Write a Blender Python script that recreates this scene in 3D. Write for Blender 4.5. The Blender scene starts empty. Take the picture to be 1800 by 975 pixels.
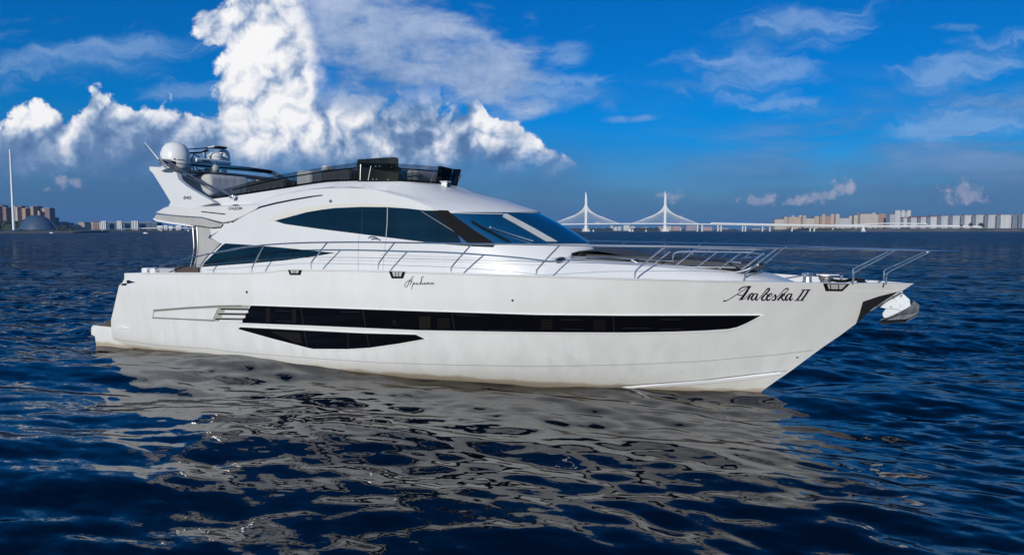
import bpy, bmesh, math, random
import numpy as np
from mathutils import Vector, Matrix
from mathutils.bvhtree import BVHTree
from mathutils.geometry import delaunay_2d_cdt

C = bpy.context.scene.collection
SC = bpy.context.scene
R = math.radians
random.seed(7)

# ------------------------------------------------------------------ camera, sun, sky, exposure
F = 1200.0; HOR = 405.0; CX, CY = 900.0, 487.5; H = 3.2
PITCH = math.atan((CY - HOR) / F)
cam = bpy.data.cameras.new('camera'); cam.lens = 24.0; cam.sensor_width = 36.0; cam.sensor_fit = 'HORIZONTAL'
cam.clip_start = 0.1; cam.clip_end = 40000
cob = bpy.data.objects.new('camera', cam); C.objects.link(cob)
cob.location = (0, 0, H); cob.rotation_euler = (math.pi / 2 - PITCH, 0, 0)
SC.camera = cob
SC.view_settings.view_transform = 'Standard'; SC.view_settings.look = 'None'
SC.view_settings.exposure = 0.06; SC.view_settings.gamma = 1.0; SC.view_settings.use_curve_mapping = False
SC.cycles.max_bounces = 8; SC.cycles.transparent_max_bounces = 12
SC.cycles.glossy_bounces = 4; SC.cycles.diffuse_bounces = 3; SC.cycles.transmission_bounces = 4
SC.cycles.caustics_reflective = False; SC.cycles.caustics_refractive = False
SC.cycles.sample_clamp_indirect = 6.0

SUN_ELEV = 18.0
SUN_AZ = -164.0            # compass bearing of the sun seen from the camera, +Y = 0, clockwise positive
sd = Vector((math.sin(R(SUN_AZ)) * math.cos(R(SUN_ELEV)), math.cos(R(SUN_AZ)) * math.cos(R(SUN_ELEV)), math.sin(R(SUN_ELEV))))
sun = bpy.data.lights.new('sun', 'SUN'); sun.energy = 2.9; sun.angle = R(0.53); sun.color = (1.0, 0.945, 0.87)
sob = bpy.data.objects.new('sun', sun); C.objects.link(sob)
sob.rotation_euler = (-sd).to_track_quat('-Z', 'Y').to_euler()
sob.location = (-20, -30, 30)

# ---- tiny expression helper for shader nodes
class NB:
    def __init__(s, nt): s.nt = nt
    def new(s, t, **k):
        n = s.nt.nodes.new(t)
        for a, b in k.items(): setattr(n, a, b)
        return n
    def set(s, sock, v):
        if isinstance(v, X): s.nt.links.new(v.s, sock)
        elif hasattr(v, 'is_output'): s.nt.links.new(v, sock)
        else: sock.default_value = v
    def m(s, op, *a, clamp=False):
        n = s.new('ShaderNodeMath', operation=op, use_clamp=clamp)
        for i, v in enumerate(a): s.set(n.inputs[i], v)
        return X(s, n.outputs[0])
    def vm(s, op, *a):
        n = s.new('ShaderNodeVectorMath', operation=op)
        for i, v in enumerate(a): s.set(n.inputs[i], v)
        return n.outputs[0]
    def xyz(s, x=0.0, y=0.0, z=0.0):
        n = s.new('ShaderNodeCombineXYZ')
        for i, v in enumerate((x, y, z)): s.set(n.inputs[i], v)
        return n.outputs[0]
    def sep(s, v):
        n = s.new('ShaderNodeSeparateXYZ'); s.set(n.inputs[0], v)
        return [X(s, o) for o in n.outputs]
    def noise(s, vec, scale=1.0, detail=4.0, rough=0.5, dist=0.0, dim='3D', lac=2.0, typ='FBM'):
        n = s.new('ShaderNodeTexNoise', noise_dimensions=dim); n.noise_type = typ
        s.set(n.inputs['Vector'], vec)
        n.inputs['Scale'].default_value = scale; n.inputs['Detail'].default_value = detail
        n.inputs['Roughness'].default_value = rough; n.inputs['Distortion'].default_value = dist
        n.inputs['Lacunarity'].default_value = lac
        return n
    def sm(s, v, a, b, lo=0.0, hi=1.0):
        n = s.new('ShaderNodeMapRange', interpolation_type='SMOOTHSTEP')
        s.set(n.inputs[0], v); n.inputs[1].default_value = a; n.inputs[2].default_value = b
        n.inputs[3].default_value = lo; n.inputs[4].default_value = hi
        return X(s, n.outputs[0])
    def lin(s, v, a, b, lo=0.0, hi=1.0):
        n = s.new('ShaderNodeMapRange'); n.clamp = True
        s.set(n.inputs[0], v); n.inputs[1].default_value = a; n.inputs[2].default_value = b
        n.inputs[3].default_value = lo; n.inputs[4].default_value = hi
        return X(s, n.outputs[0])
    def mix(s, f, a, b, blend='MIX'):
        n = s.new('ShaderNodeMix', data_type='RGBA', blend_type=blend)
        s.set(n.inputs[0], f)
        for i, v in ((6, a), (7, b)):
            if isinstance(v, tuple) and len(v) == 3: v = (*v, 1)
            s.set(n.inputs[i], v)
        return n.outputs[2]
    def curve(s, v, pts):
        """piecewise curve, v -> value; done with a float curve over a normalised range"""
        n = s.new('ShaderNodeFloatCurve')
        x0, x1 = pts[0][0], pts[-1][0]
        ys = [p[1] for p in pts]; y0, y1 = min(ys), max(ys)
        c = n.mapping.curves[0]
        q = [((x - x0) / (x1 - x0), (y - y0) / (y1 - y0)) for x, y in pts]
        while len(c.points) < len(q): c.points.new(0.5, 0.5)
        for p, (a, b) in zip(c.points, q): p.location = (a, b); p.handle_type = 'AUTO_CLAMPED'
        n.mapping.update()
        s.set(n.inputs[1], s.lin(v, x0, x1)); n.inputs[0].default_value = 1.0
        return X(s, n.outputs[0]) * (y1 - y0) + y0

class X:
    def __init__(s, nb, sock): s.nb = nb; s.s = sock
    def __add__(s, o): return s.nb.m('ADD', s, o)
    __radd__ = __add__
    def __sub__(s, o): return s.nb.m('SUBTRACT', s, o)
    def __rsub__(s, o): return s.nb.m('SUBTRACT', o, s)
    def __mul__(s, o): return s.nb.m('MULTIPLY', s, o)
    __rmul__ = __mul__
    def __truediv__(s, o): return s.nb.m('DIVIDE', s, o)
    def __pow__(s, o): return s.nb.m('POWER', s, o)
    def max(s, o): return s.nb.m('MAXIMUM', s, o)
    def min(s, o): return s.nb.m('MINIMUM', s, o)
    def clamp(s): return s.nb.m('ADD', s, 0.0, clamp=True)
    def abs(s): return s.nb.m('ABSOLUTE', s)

def skyxy(px, py):
    """bearing of a point in the sky as tangent-plane coordinates, in hundredths of the focal length"""
    a = (px - CX) / F; b = (CY - py) / F
    y = math.cos(PITCH) + b * math.sin(PITCH); z = -math.sin(PITCH) + b * math.cos(PITCH)
    return a / y * 12.0, z / y * 12.0

def build_world():
    w = bpy.data.worlds.new('World'); SC.world = w; w.use_nodes = True
    w.cycles.sampling_method = 'MANUAL'; w.cycles.sample_map_resolution = 512
    nt = w.node_tree; nt.nodes.clear(); nb = NB(nt)
    sky = nb.new('ShaderNodeTexSky', sky_type='NISHITA')
    sky.sun_disc = False; sky.sun_elevation = R(SUN_ELEV); sky.sun_rotation = R(SUN_AZ)
    sky.air_density = 1.0; sky.dust_density = 0.6; sky.ozone_density = 2.5
    tc = nb.new('ShaderNodeTexCoord')
    dx, dy, dz = nb.sep(tc.outputs['Generated'])
    den = dy.abs().max(0.12)
    Xc = dx / den * 12.0
    Yc = dz / den * 12.0
    elev = nb.m('ARCSINE', dz)              # radians
    # clear sky: saturated blue
    sunward = nb.lin(dx * sd[0] + dy * sd[1] + dz * sd[2], -0.1, 0.75)
    tint = nb.mix(sunward, (0.34, 0.56, 0.93), (0.64, 0.82, 1.0))
    blue = nb.mix(1.0, sky.outputs[0], tint, 'MULTIPLY')
    sat = nb.new('ShaderNodeHueSaturation'); sat.inputs['Saturation'].default_value = 1.25
    nt.links.new(blue, sat.inputs['Color'])
    bg_sky = nb.new('ShaderNodeBackground'); bg_sky.inputs[1].default_value = SKY_STRENGTH
    nt.links.new(sat.outputs[0], bg_sky.inputs[0])

    P = nb.xyz(Xc, Yc, 0.0)
    # ---------- warp shared by the cumulus edges
    def warp(scale, amp, off=(0.0, 0.0, 0.0), det=5.0, rough=0.55):
        n = nb.noise(nb.vm('ADD', P, off), scale, det, rough, dim='2D')
        return nb.vm('SCALE', nb.vm('SUBTRACT', n.outputs['Color'], (0.5, 0.5, 0.5)), 0.0), n
    def vscale(v, k):
        n = nb.new('ShaderNodeVectorMath', operation='SCALE'); nb.set(n.inputs[0], v); n.inputs[3].default_value = k
        return n.outputs[0]
    n1 = nb.noise(P, 1.1, 6.0, 0.55, dim='2D')
    w1 = vscale(nb.vm('SUBTRACT', n1.outputs['Color'], (0.5, 0.5, 0.5)), 0.75)
    Pw = nb.vm('ADD', P, w1)
    wx, wy, _ = nb.sep(Pw)

    # ---------- heaped cumulus: outline as a height over bearing
    def prof(pts):
        return [skyxy(x, y) for x, y in pts]
    top = nb.curve(wx, prof([(-500, 300), (-260, 280), (-60, 225), (10, 232), (45, 196), (85, 192), (118, 212), (150, 190), (170, 152), (200, 170), (250, 186), (300, 180),
                             (345, 200), (380, 205), (392, 120), (400, 20), (410, -120), (440, -200), (515, -200), (536, -90), (546, -20), (554, 35), (562, 80), (574, 124), (596, 152), (620, 174), (650, 196), (672, 192),
                             (700, 165), (738, 152), (765, 172), (785, 194), (806, 190), (826, 164), (842, 168), (856, 200), (890, 210),
                             (925, 230), (955, 246), (985, 272), (1005, 296), (1030, 345), (1200, 420), (1400, 440)]))
    d = top - wy
    # billows, lit from the upper left by comparing the heap with itself a step towards the sun
    def billow(vec):
        tot = None
        for sc_, am in ((0.95, 1.0), (2.1, 0.50), (4.6, 0.24), (10.0, 0.10)):
            nz = nb.noise(nb.vm('ADD', vec, (sc_ * 3.1, sc_ * 1.7, 0.0)), sc_, 0.0, 0.5, dim='2D')
            x = nb.m('MINIMUM', (X(nb, nz.outputs['Fac']) - 0.5).abs() * 3.4, 1.0) * am
            tot = x if tot is None else tot + x
        return tot
    n2 = nb.noise(P, 2.2, 3.0, 0.5, dim='2D')
    w2 = vscale(nb.vm('SUBTRACT', n2.outputs['Color'], (0.5, 0.5, 0.5)), 0.10)
    Pb = nb.vm('ADD', nb.vm('ADD', P, vscale(w1, 0.35)), w2)
    b0 = billow(Pb)
    b1 = billow(nb.vm('ADD', Pb, (-0.15, 0.14, 0.0)))
    fine = nb.noise(Pb, 6.0, 6.0, 0.65, dim='2D')
    fn = X(nb, fine.outputs['Fac']) - 0.5
    def patch(x, y, rx, ry, tilt=0.0):
        cx, cy = skyxy(x, y); rx /= 100.0; ry /= 100.0
        c, s_ = math.cos(R(tilt)), math.sin(R(tilt))
        a = (Xc - cx) * c + (Yc - cy) * s_
        b = (Yc - cy) * c - (Xc - cx) * s_
        return 1.0 - nb.m('SQRT', (a / rx) * (a / rx) + (b / ry) * (b / ry))
    d = d.max(patch(392, 48, 52, 40) * 0.5).max(patch(652, 182, 34, 14) * 0.25).max(patch(440, 150, 62, 110) * 0.6)
    edge = d + (b0 - 0.62) * 0.20 + fn * 0.22
    veil_side = nb.sm(Xc + fn * 0.8, -4.15, -3.35) * nb.sm(Yc, 1.9, 2.6)
    cum = nb.sm(edge, -0.02, 0.11) * (1.0 - veil_side) + nb.sm(edge, -0.1, 2.6) * veil_side
    # flat, fading base
    base = nb.sm(Yc + (X(nb, n1.outputs['Fac']) - 0.5) * 0.6 + fn * 0.4, 0.72, 1.45)
    cum_a = cum * base
    rel = (b0 - b1) * 0.42 + (b0 - 0.62) * 0.22
    big = nb.noise(nb.vm('ADD', P, (7.3, 2.1, 0)), 0.85, 4.0, 0.5, dim='2D')
    bigf = (X(nb, big.outputs['Fac']) - 0.5)
    depth_sh = nb.sm(d, 0.10, 1.0)                        # into the heap, away from its sunny rim
    low = nb.sm(Yc + bigf * 1.2 + nb.sm(Xc, -5.2, -3.4) * 0.42, 1.05, 2.15)              # undersides
    tower = nb.sm((Xc + 4.15).abs(), 0.8, 1.7, 1.0, 0.0)  # the tall stack
    rightside = nb.sm(Xc, -3.6, -2.7) * nb.sm(Xc, 0.2, -0.8)
    light = 0.71 + rel + bigf * 0.95 - depth_sh * (1.0 - tower) * 0.30 + tower * 0.03 - rightside * 0.05 + fn * 0.34
    light = light * nb.lin(low, 0, 1, 0.36, 1.0)
    light = light.clamp()
    ramp = nb.new('ShaderNodeValToRGB'); nt.links.new(light.s, ramp.inputs[0])
    cr = ramp.color_ramp; cr.elements[0].position = 0.0; cr.elements[0].color = (0.080, 0.168, 0.345, 1)
    cr.elements[1].position = 1.0; cr.elements[1].color = (0.93, 0.925, 0.93, 1)
    for p_, c_ in ((0.28, (0.142, 0.245, 0.44, 1)), (0.52, (0.33, 0.43, 0.61, 1)), (0.76, (0.66, 0.70, 0.79, 1))):
        e = cr.elements.new(p_); e.color = c_
    cum_col = ramp.outputs[0]

    # ---------- soft grey sheet to the right of the tower, and thin streaks
    st = nb.noise(nb.vm('MULTIPLY', nb.vm('ADD', P, (3.0, 9.0, 0)), (0.55, 1.5, 1)), 1.0, 7.0, 0.58, dim='2D')
    stf = X(nb, st.outputs['Fac'])
    def union(lst):
        t = lst[0]
        for q in lst[1:]: t = t.max(q)
        return t
    sheet = union([patch(700, 60, 300, 130, -8), patch(840, 120, 190, 80, -14), patch(680, 130, 190, 110, 0), patch(600, 40, 120, 130)])
    sheet_a = nb.sm(sheet + (stf - 0.5) * 1.9, 0.10, 0.80) * 0.82 * nb.sm(Xc + bigf * 1.6, -4.1, -2.9)
    sheet_l = (0.45 + (stf - 0.5) * 1.5 + fn * 0.5 + nb.lin(Yc, 2.6, 4.0, -0.16, 0.18)).clamp()
    sheet_col = nb.mix(sheet_l, (0.11, 0.23, 0.46), (0.56, 0.64, 0.79))
    ci = nb.noise(nb.vm('MULTIPLY', nb.vm('ADD', nb.vm('ADD', P, w1), (31.0, 4.0, 0)), (0.32, 1.6, 1)), 1.25, 7.0, 0.58, dim='2D', dist=0.0)
    cif = X(nb, ci.outputs['Fac'])
    streak = union([patch(150, 105, 340, 75, 0), patch(230, 75, 260, 30, -4), patch(330, 160, 180, 26), patch(1360, 60, 260, 62, 14), patch(1290, 130, 170, 70, 4), patch(1180, 150, 160, 26),
                    patch(1430, 195, 170, 30, 0), patch(1010, 165, 260, 40, -3), patch(1700, 110, 190, 60, 16), patch(1745, 200, 270, 60, 8), patch(1000, 95, 60, 30, 10), patch(1690, 48, 80, 12), patch(1110, 208, 70, 10, 3)])
    streak_a = nb.sm(streak * 0.9 + (cif - 0.5) * 1.7, 0.16, 0.80) * 0.50
    streak_col = nb.mix(nb.sm(cif, 0.38, 0.68), (0.085, 0.255, 0.54), (0.30, 0.46, 0.72))
    veil = nb.noise(nb.vm('MULTIPLY', nb.vm('ADD', P, (11.0, 40.0, 0)), (0.22, 1.3, 1)), 1.0, 6.0, 0.6, dim='2D')
    vf = X(nb, veil.outputs['Fac'])
    right_low = nb.sm(Xc, 1.0, 7.0) * nb.sm(Yc, 0.2, 0.7) * nb.sm(Yc, 3.0, 1.6)
    veil_a = right_low * nb.sm(vf, 0.36, 0.66) * 0.75
    # ---------- dark slate murk low down, heavier under the heap on the left
    left = nb.sm(Xc, 3.2, -3.0)
    mn = nb.noise(nb.vm('MULTIPLY', P, (0.35, 1.0, 1)), 1.0, 5.0, 0.55, dim='2D')
    mnf = X(nb, mn.outputs['Fac']) - 0.5
    murk_top = 1.25 + left * 0.55
    murk = nb.sm((Yc + mnf * 0.9) / murk_top, 1.35, 0.15)
    murk_a = murk * (0.84 + left * 0.10)
    murk_col = nb.mix(nb.lin(Yc + mnf * 0.8, 0.0, 1.7), (0.050, 0.140, 0.305), (0.072, 0.145, 0.295))
    # ---------- small far cumulus, pinkish
    small = union([patch(1336, 352, 40, 14), patch(1450, 345, 60, 15, 10), patch(1480, 330, 34, 18), patch(1695, 340, 46, 26), patch(1180, 346, 26, 13), patch(120, 322, 40, 16, 8), patch(1395, 356, 30, 8)])
    sn = nb.noise(P, 4.5, 5.0, 0.6, dim='2D')
    snf = X(nb, sn.outputs['Fac']) - 0.5
    small_a = nb.sm(small + snf * 2.2, 0.05, 0.75) * 0.62
    small_col = nb.mix((0.5 + snf * 2.0 + rel * 0.5).clamp(), (0.15, 0.24, 0.42), (0.50, 0.47, 0.56))

    # ---------- put the layers over each other: colour and cover
    col = nb.mix(0.0, (0.1, 0.2, 0.4), (0.1, 0.2, 0.4)); alpha = None
    def over(col, alpha, c2, a2):
        if alpha is None: return c2, a2
        na = a2 + alpha * (1.0 - a2)
        f = a2 / na.max(0.0001)
        return nb.mix(f, col, c2), na
    col, alpha = over(col, alpha, streak_col, streak_a)
    col, alpha = over(col, alpha, nb.mix(nb.sm(vf, 0.45, 0.75), (0.085, 0.19, 0.40), (0.19, 0.30, 0.52)), veil_a)
    col, alpha = over(col, alpha, murk_col, murk_a)
    col, alpha = over(col, alpha, cum_col, cum_a)
    col, alpha = over(col, alpha, sheet_col, sheet_a)
    col, alpha = over(col, alpha, small_col, small_a)
    front = nb.sm(dy, 0.05, 0.2)                         # other half of the sky: thinner cover
    alpha = alpha * nb.lin(front, 0, 1, 0.55, 1.0)
    bg_c = nb.new('ShaderNodeBackground'); bg_c.inputs[1].default_value = 1.0
    nt.links.new(col, bg_c.inputs[0])
    mx = nb.new('ShaderNodeMixShader'); nt.links.new(alpha.s, mx.inputs[0])
    nt.links.new(bg_sky.outputs[0], mx.inputs[1]); nt.links.new(bg_c.outputs[0], mx.inputs[2])
    out = nb.new('ShaderNodeOutputWorld'); nt.links.new(mx.outputs[0], out.inputs[0])
SKY_STRENGTH = 0.10
build_world()

# ------------------------------------------------------------------ helpers
def tag(o, label=None, cat=None, group=None, kind=None):
    if label: o['label'] = label
    if cat: o['category'] = cat
    if group: o['group'] = group
    if kind: o['kind'] = kind
    return o

def empty(name, loc=(0, 0, 0), rz=0.0):
    o = bpy.data.objects.new(name, None); C.objects.link(o)
    o.location = loc; o.rotation_euler = (0, 0, rz); o.empty_display_size = 0.5
    return o

class MB:
    """collects polygons for ONE mesh object"""
    def __init__(s): s.v = []; s.f = []
    def add(s, vs, fs):
        b = len(s.v); s.v += [tuple(map(float, p)) for p in vs]; s.f += [tuple(b + i for i in f) for f in fs]
        return s
    def box(s, c, d, rz=0.0):
        x, y, z = c; a, b, h = d[0] / 2, d[1] / 2, d[2] / 2
        cs, sn = math.cos(rz), math.sin(rz)
        vs = []
        for k in (-h, h):
            for i, j in ((-a, -b), (a, -b), (a, b), (-a, b)):
                vs.append((x + i * cs - j * sn, y + i * sn + j * cs, z + k))
        return s.add(vs, [(3, 2, 1, 0), (4, 5, 6, 7), (0, 1, 5, 4), (1, 2, 6, 5), (2, 3, 7, 6), (3, 0, 4, 7)])
    def loft(s, rows, close_u=False, cap=False):
        n = len(rows[0]); b = len(s.v)
        for r in rows: s.v += [tuple(map(float, p)) for p in r]
        for i in range(len(rows) - 1):
            for j in range(n - (0 if close_u else 1)):
                k = (j + 1) % n
                s.f.append((b + i * n + j, b + i * n + k, b + (i + 1) * n + k, b + (i + 1) * n + j))
        if cap:
            s.f.append(tuple(b + j for j in reversed(range(n))))
            s.f.append(tuple(b + (len(rows) - 1) * n + j for j in range(n)))
        return s
    def tube(s, pts, r, seg=8, cap=True):
        pts = [Vector(p) for p in pts]; rr = r if isinstance(r, (list, tuple)) else [r] * len(pts)
        rows = []; up = None
        for i, p in enumerate(pts):
            t = (pts[min(i + 1, len(pts) - 1)] - pts[max(i - 1, 0)])
            if t.length < 1e-9: t = Vector((0, 0, 1))
            t.normalize()
            if up is None:
                up = Vector((0, 0, 1)) if abs(t.z) < 0.9 else Vector((1, 0, 0))
            a = t.cross(up)
            if a.length < 1e-6: a = t.orthogonal()
            a.normalize(); bb = a.cross(t).normalized(); up = bb
            rows.append([p + (a * math.cos(q) + bb * math.sin(q)) * rr[i] for q in [2 * math.pi * k / seg for k in range(seg)]])
        return s.loft(rows, True, cap)
    def lathe(s, c, prof, seg=24, axis='Z'):
        rows = []
        for rad, z in prof:
            rows.append([(c[0] + rad * math.cos(2 * math.pi * k / seg), c[1] + rad * math.sin(2 * math.pi * k / seg), c[2] + z) for k in range(seg)])
        return s.loft(rows, True, True)
    def ball(s, c, r, seg=16):
        rr = r if isinstance(r, (tuple, list)) else (r, r, r)
        rows = []
        for i in range(1, seg // 2):
            a = -math.pi / 2 + math.pi * i / (seg // 2)
            rows.append([(c[0] + rr[0] * math.cos(a) * math.cos(2 * math.pi * k / seg), c[1] + rr[1] * math.cos(a) * math.sin(2 * math.pi * k / seg), c[2] + rr[2] * math.sin(a)) for k in range(seg)])
        return s.loft(rows, True, True)
    def prism(s, poly, fa, fb):
        """poly: 2-D outline; fa, fb turn (a, b) into the two 3-D faces"""
        n = len(poly)
        A = [fa(*p) for p in poly]; B = [fb(*p) for p in poly]
        s.add(A + B, [tuple(range(n)), tuple(reversed(range(n, 2 * n)))] + [(i, (i + n), (i + 1) % n + n, (i + 1) % n) for i in range(n)])
        return s
    def build(s, name, mat, parent=None, smooth=32.0, bevel=0.0):
        me = bpy.data.meshes.new(name); me.from_pydata(s.v, [], s.f); me.validate()
        bm = bmesh.new(); bm.from_mesh(me)
        bmesh.ops.remove_doubles(bm, verts=bm.verts, dist=1e-5)
        bmesh.ops.recalc_face_normals(bm, faces=bm.faces)
        bm.to_mesh(me); bm.free()
        if smooth:
            for p in me.polygons: p.use_smooth = True
            me.set_sharp_from_angle(angle=R(smooth))
        me.materials.append(mat)
        o = bpy.data.objects.new(name, me); C.objects.link(o)
        if parent: o.parent = parent
        if bevel:
            b = o.modifiers.new('bevel', 'BEVEL'); b.width = bevel; b.segments = 2; b.limit_method = 'ANGLE'; b.angle_limit = R(35)
            b.harden_normals = False
        return o

def crom(pts, n=8):
    """Catmull-Rom through points of any dimension"""
    P = [np.array(p, float) for p in pts]
    P = [2 * P[0] - P[1]] + P + [2 * P[-1] - P[-2]]
    out = []
    for i in range(1, len(P) - 2):
        a, b, c, d = P[i - 1:i + 3]
        for k in range(n):
            t = k / n
            out.append(0.5 * (2 * b + (c - a) * t + (2 * a - 5 * b + 4 * c - d) * t * t + (3 * b - a - 3 * c + d) * t ** 3))
    out.append(P[-2]); return out

# ------------------------------------------------------------------ materials
M = {}
def mat(name, base=(0.8, 0.8, 0.8), rough=0.5, metal=0.0, spec=0.5, coat=0.0, build=None):
    m = bpy.data.materials.new(name); m.use_nodes = True
    nt = m.node_tree; nb = NB(nt); p = nt.nodes['Principled BSDF']
    p.inputs['Base Color'].default_value = (*base, 1); p.inputs['Roughness'].default_value = rough
    p.inputs['Metallic'].default_value = metal; p.inputs['Specular IOR Level'].default_value = spec
    p.inputs['Coat Weight'].default_value = coat; p.inputs['Coat Roughness'].default_value = 0.05
    if build: build(nb, p, nt)
    M[name] = m
    return m
def ocoord(nb): return nb.new('ShaderNodeTexCoord').outputs['Object']

def hull_nodes(nb, p, nt):
    v = ocoord(nb)
    x, y, z = nb.sep(v)
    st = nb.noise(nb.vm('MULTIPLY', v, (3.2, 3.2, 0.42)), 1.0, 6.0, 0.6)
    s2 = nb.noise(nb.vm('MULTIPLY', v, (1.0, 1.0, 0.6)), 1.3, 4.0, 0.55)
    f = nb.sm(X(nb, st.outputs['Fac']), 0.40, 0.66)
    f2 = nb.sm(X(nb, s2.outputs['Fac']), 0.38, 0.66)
    dapple_mask = nb.sm(z, 1.5, 0.15)  # low down, streaks and mottling put light dappled off the water into the colour
    c = nb.mix(f * (0.30 + dapple_mask * 0.5), (0.84, 0.84, 0.83), (0.705, 0.71, 0.70))
    dapple_light = nb.noise(nb.vm('MULTIPLY', v, (1.5, 1.5, 0.8)), 1.6, 5.0, 0.62, dist=0.6)
    c = nb.mix(nb.sm(X(nb, dapple_light.outputs['Fac']), 0.50, 0.68) * dapple_mask * 0.5, c, (0.69, 0.70, 0.695))
    c = nb.mix(f2 * 0.5, c, (0.77, 0.77, 0.745))
    wl = nb.sm(z + (X(nb, st.outputs['Fac']) - 0.5) * 0.5, 0.34, -0.02)
    c = nb.mix(wl * 0.42, c, (0.66, 0.60, 0.47))
    wl2 = nb.sm(z + (X(nb, s2.outputs['Fac']) - 0.5) * 0.22, 0.07, -0.02)
    c = nb.mix(wl2 * 0.7, c, (0.34, 0.25, 0.13))
    wl3 = nb.sm(z, -0.16, -0.24)
    c = nb.mix(wl3, c, (0.02, 0.02, 0.025))
    nt.links.new(c, p.inputs['Base Color'])
    nb.set(p.inputs['Roughness'], 0.22 + f * 0.16)
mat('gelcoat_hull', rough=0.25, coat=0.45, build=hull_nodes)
def white_nodes(nb, p, nt):
    v = ocoord(nb)
    n = nb.noise(v, 1.1, 5.0, 0.55)
    s = nb.noise(nb.vm('MULTIPLY', v, (5, 5, 0.7)), 1.0, 4.0, 0.6)
    c = nb.mix(nb.sm(X(nb, n.outputs['Fac']), 0.35, 0.7) * 0.35, (0.71, 0.715, 0.72), (0.655, 0.66, 0.665))
    c = nb.mix(nb.sm(X(nb, s.outputs['Fac']), 0.5, 0.75) * 0.25, c, (0.63, 0.63, 0.61))
    nt.links.new(c, p.inputs['Base Color'])
    nb.set(p.inputs['Roughness'], 0.27 + X(nb, n.outputs['Fac']) * 0.14)
mat('gelcoat_white', rough=0.3, coat=0.0, spec=0.4, build=white_nodes)
mat('trim_white', (0.82, 0.82, 0.82), 0.25)
def deck_nodes(nb, p, nt):
    n = nb.noise(ocoord(nb), 30.0, 3.0, 0.6)
    c = nb.mix(X(nb, n.outputs['Fac']), (0.68, 0.68, 0.67), (0.76, 0.76, 0.75)); nt.links.new(c, p.inputs['Base Color'])
mat('deck_white', rough=0.55, build=deck_nodes)
def glass_nodes(nb, p, nt):
    n = nb.noise(ocoord(nb), 0.9, 3.0, 0.5)
    c = nb.mix(nb.sm(X(nb, n.outputs['Fac']), 0.4, 0.7), (0.001, 0.008, 0.016), (0.002, 0.014, 0.028)); nt.links.new(c, p.inputs['Base Color'])
    b = nb.new('ShaderNodeBump'); b.inputs['Strength'].default_value = 0.02; b.inputs['Distance'].default_value = 0.02
    nt.links.new(n.outputs['Fac'], b.inputs['Height']); nt.links.new(b.outputs[0], p.inputs['Normal'])
mat('cabin_glass', rough=0.03, spec=0.6, build=glass_nodes)
mat('hull_glass', (0.004, 0.004, 0.006), 0.04, spec=0.35)
mat('curtain_brown', (0.010, 0.007, 0.006), 0.5, spec=0.3)
mat('glass_line', (0.03, 0.032, 0.036), 0.25)
mat('screen_glass', (0.004, 0.05, 0.12), 0.02, spec=1.0, coat=0.5)
M['screen_glass'].node_tree.nodes['Principled BSDF'].inputs['IOR'].default_value = 2.1
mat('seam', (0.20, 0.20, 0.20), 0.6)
mat('seam_faint', (0.42, 0.42, 0.42), 0.6)
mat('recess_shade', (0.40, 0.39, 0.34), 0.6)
mat('ink', (0.012, 0.008, 0.028), 0.35)
mat('ink_faint', (0.10, 0.10, 0.14), 0.4)
mat('black_gloss', (0.008, 0.008, 0.010), 0.12)
mat('black_matt', (0.012, 0.012, 0.014), 0.75, spec=0.06)
mat('navy_stripe', (0.010, 0.012, 0.03), 0.2)
mat('steel', (0.88, 0.85, 0.82), 0.28, metal=1.0)
mat('fluke_metal', (0.42, 0.42, 0.43), 0.28, metal=1.0)
mat('steel_dull', (0.42, 0.37, 0.34), 0.34, metal=1.0)
def galv(nb, p, nt):
    n = nb.noise(ocoord(nb), 22.0, 5.0, 0.6)
    c = nb.mix(X(nb, n.outputs['Fac']), (0.42, 0.46, 0.50), (0.66, 0.70, 0.74)); nt.links.new(c, p.inputs['Base Color'])
mat('galvanised', rough=0.45, metal=0.35, build=galv)
def smoke_mat(name, tint, gl=0.06):
    m = bpy.data.materials.new(name); m.use_nodes = True; nt = m.node_tree; nt.nodes.clear(); nb = NB(nt)
    tr = nb.new('ShaderNodeBsdfTransparent'); tr.inputs[0].default_value = (*tint, 1)
    g = nb.new('ShaderNodeBsdfGlossy'); g.inputs['Roughness'].default_value = 0.03; g.inputs['Color'].default_value = (0.9, 0.9, 0.9, 1)
    fr = nb.new('ShaderNodeFresnel'); fr.inputs[0].default_value = 1.45
    mx = nb.new('ShaderNodeMixShader'); nt.links.new(fr.outputs[0], mx.inputs[0]); nt.links.new(tr.outputs[0], mx.inputs[1]); nt.links.new(g.outputs[0], mx.inputs[2])
    o = nb.new('ShaderNodeOutputMaterial'); nt.links.new(mx.outputs[0], o.inputs[0]); M[name] = m
smoke_mat('smoked_acrylic', (0.40, 0.43, 0.46))
smoke_mat('dark_acrylic', (0.012, 0.013, 0.015))
smoke_mat('clear_vinyl', (0.72, 0.76, 0.80))
def canvas_nodes(a, b):
    def f(nb, p, nt):
        v = ocoord(nb)
        n = nb.noise(nb.vm('MULTIPLY', v, (2.2, 2.2, 0.8)), 1.6, 5.0, 0.6)
        c = nb.mix(X(nb, n.outputs['Fac']), a, b); nt.links.new(c, p.inputs['Base Color'])
        bm_ = nb.new('ShaderNodeBump'); bm_.inputs['Strength'].default_value = 0.6; bm_.inputs['Distance'].default_value = 0.05
        nt.links.new(n.outputs['Fac'], bm_.inputs['Height']); nt.links.new(bm_.outputs[0], p.inputs['Normal'])
    return f
mat('canvas_grey', rough=0.85, build=canvas_nodes((0.33, 0.33, 0.33), (0.50, 0.50, 0.49)))
mat('cushion_dark', rough=0.8, build=canvas_nodes((0.055, 0.055, 0.058), (0.085, 0.085, 0.09)))
mat('cushion_grey', rough=0.8, build=canvas_nodes((0.42, 0.42, 0.42), (0.56, 0.56, 0.55)))
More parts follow.
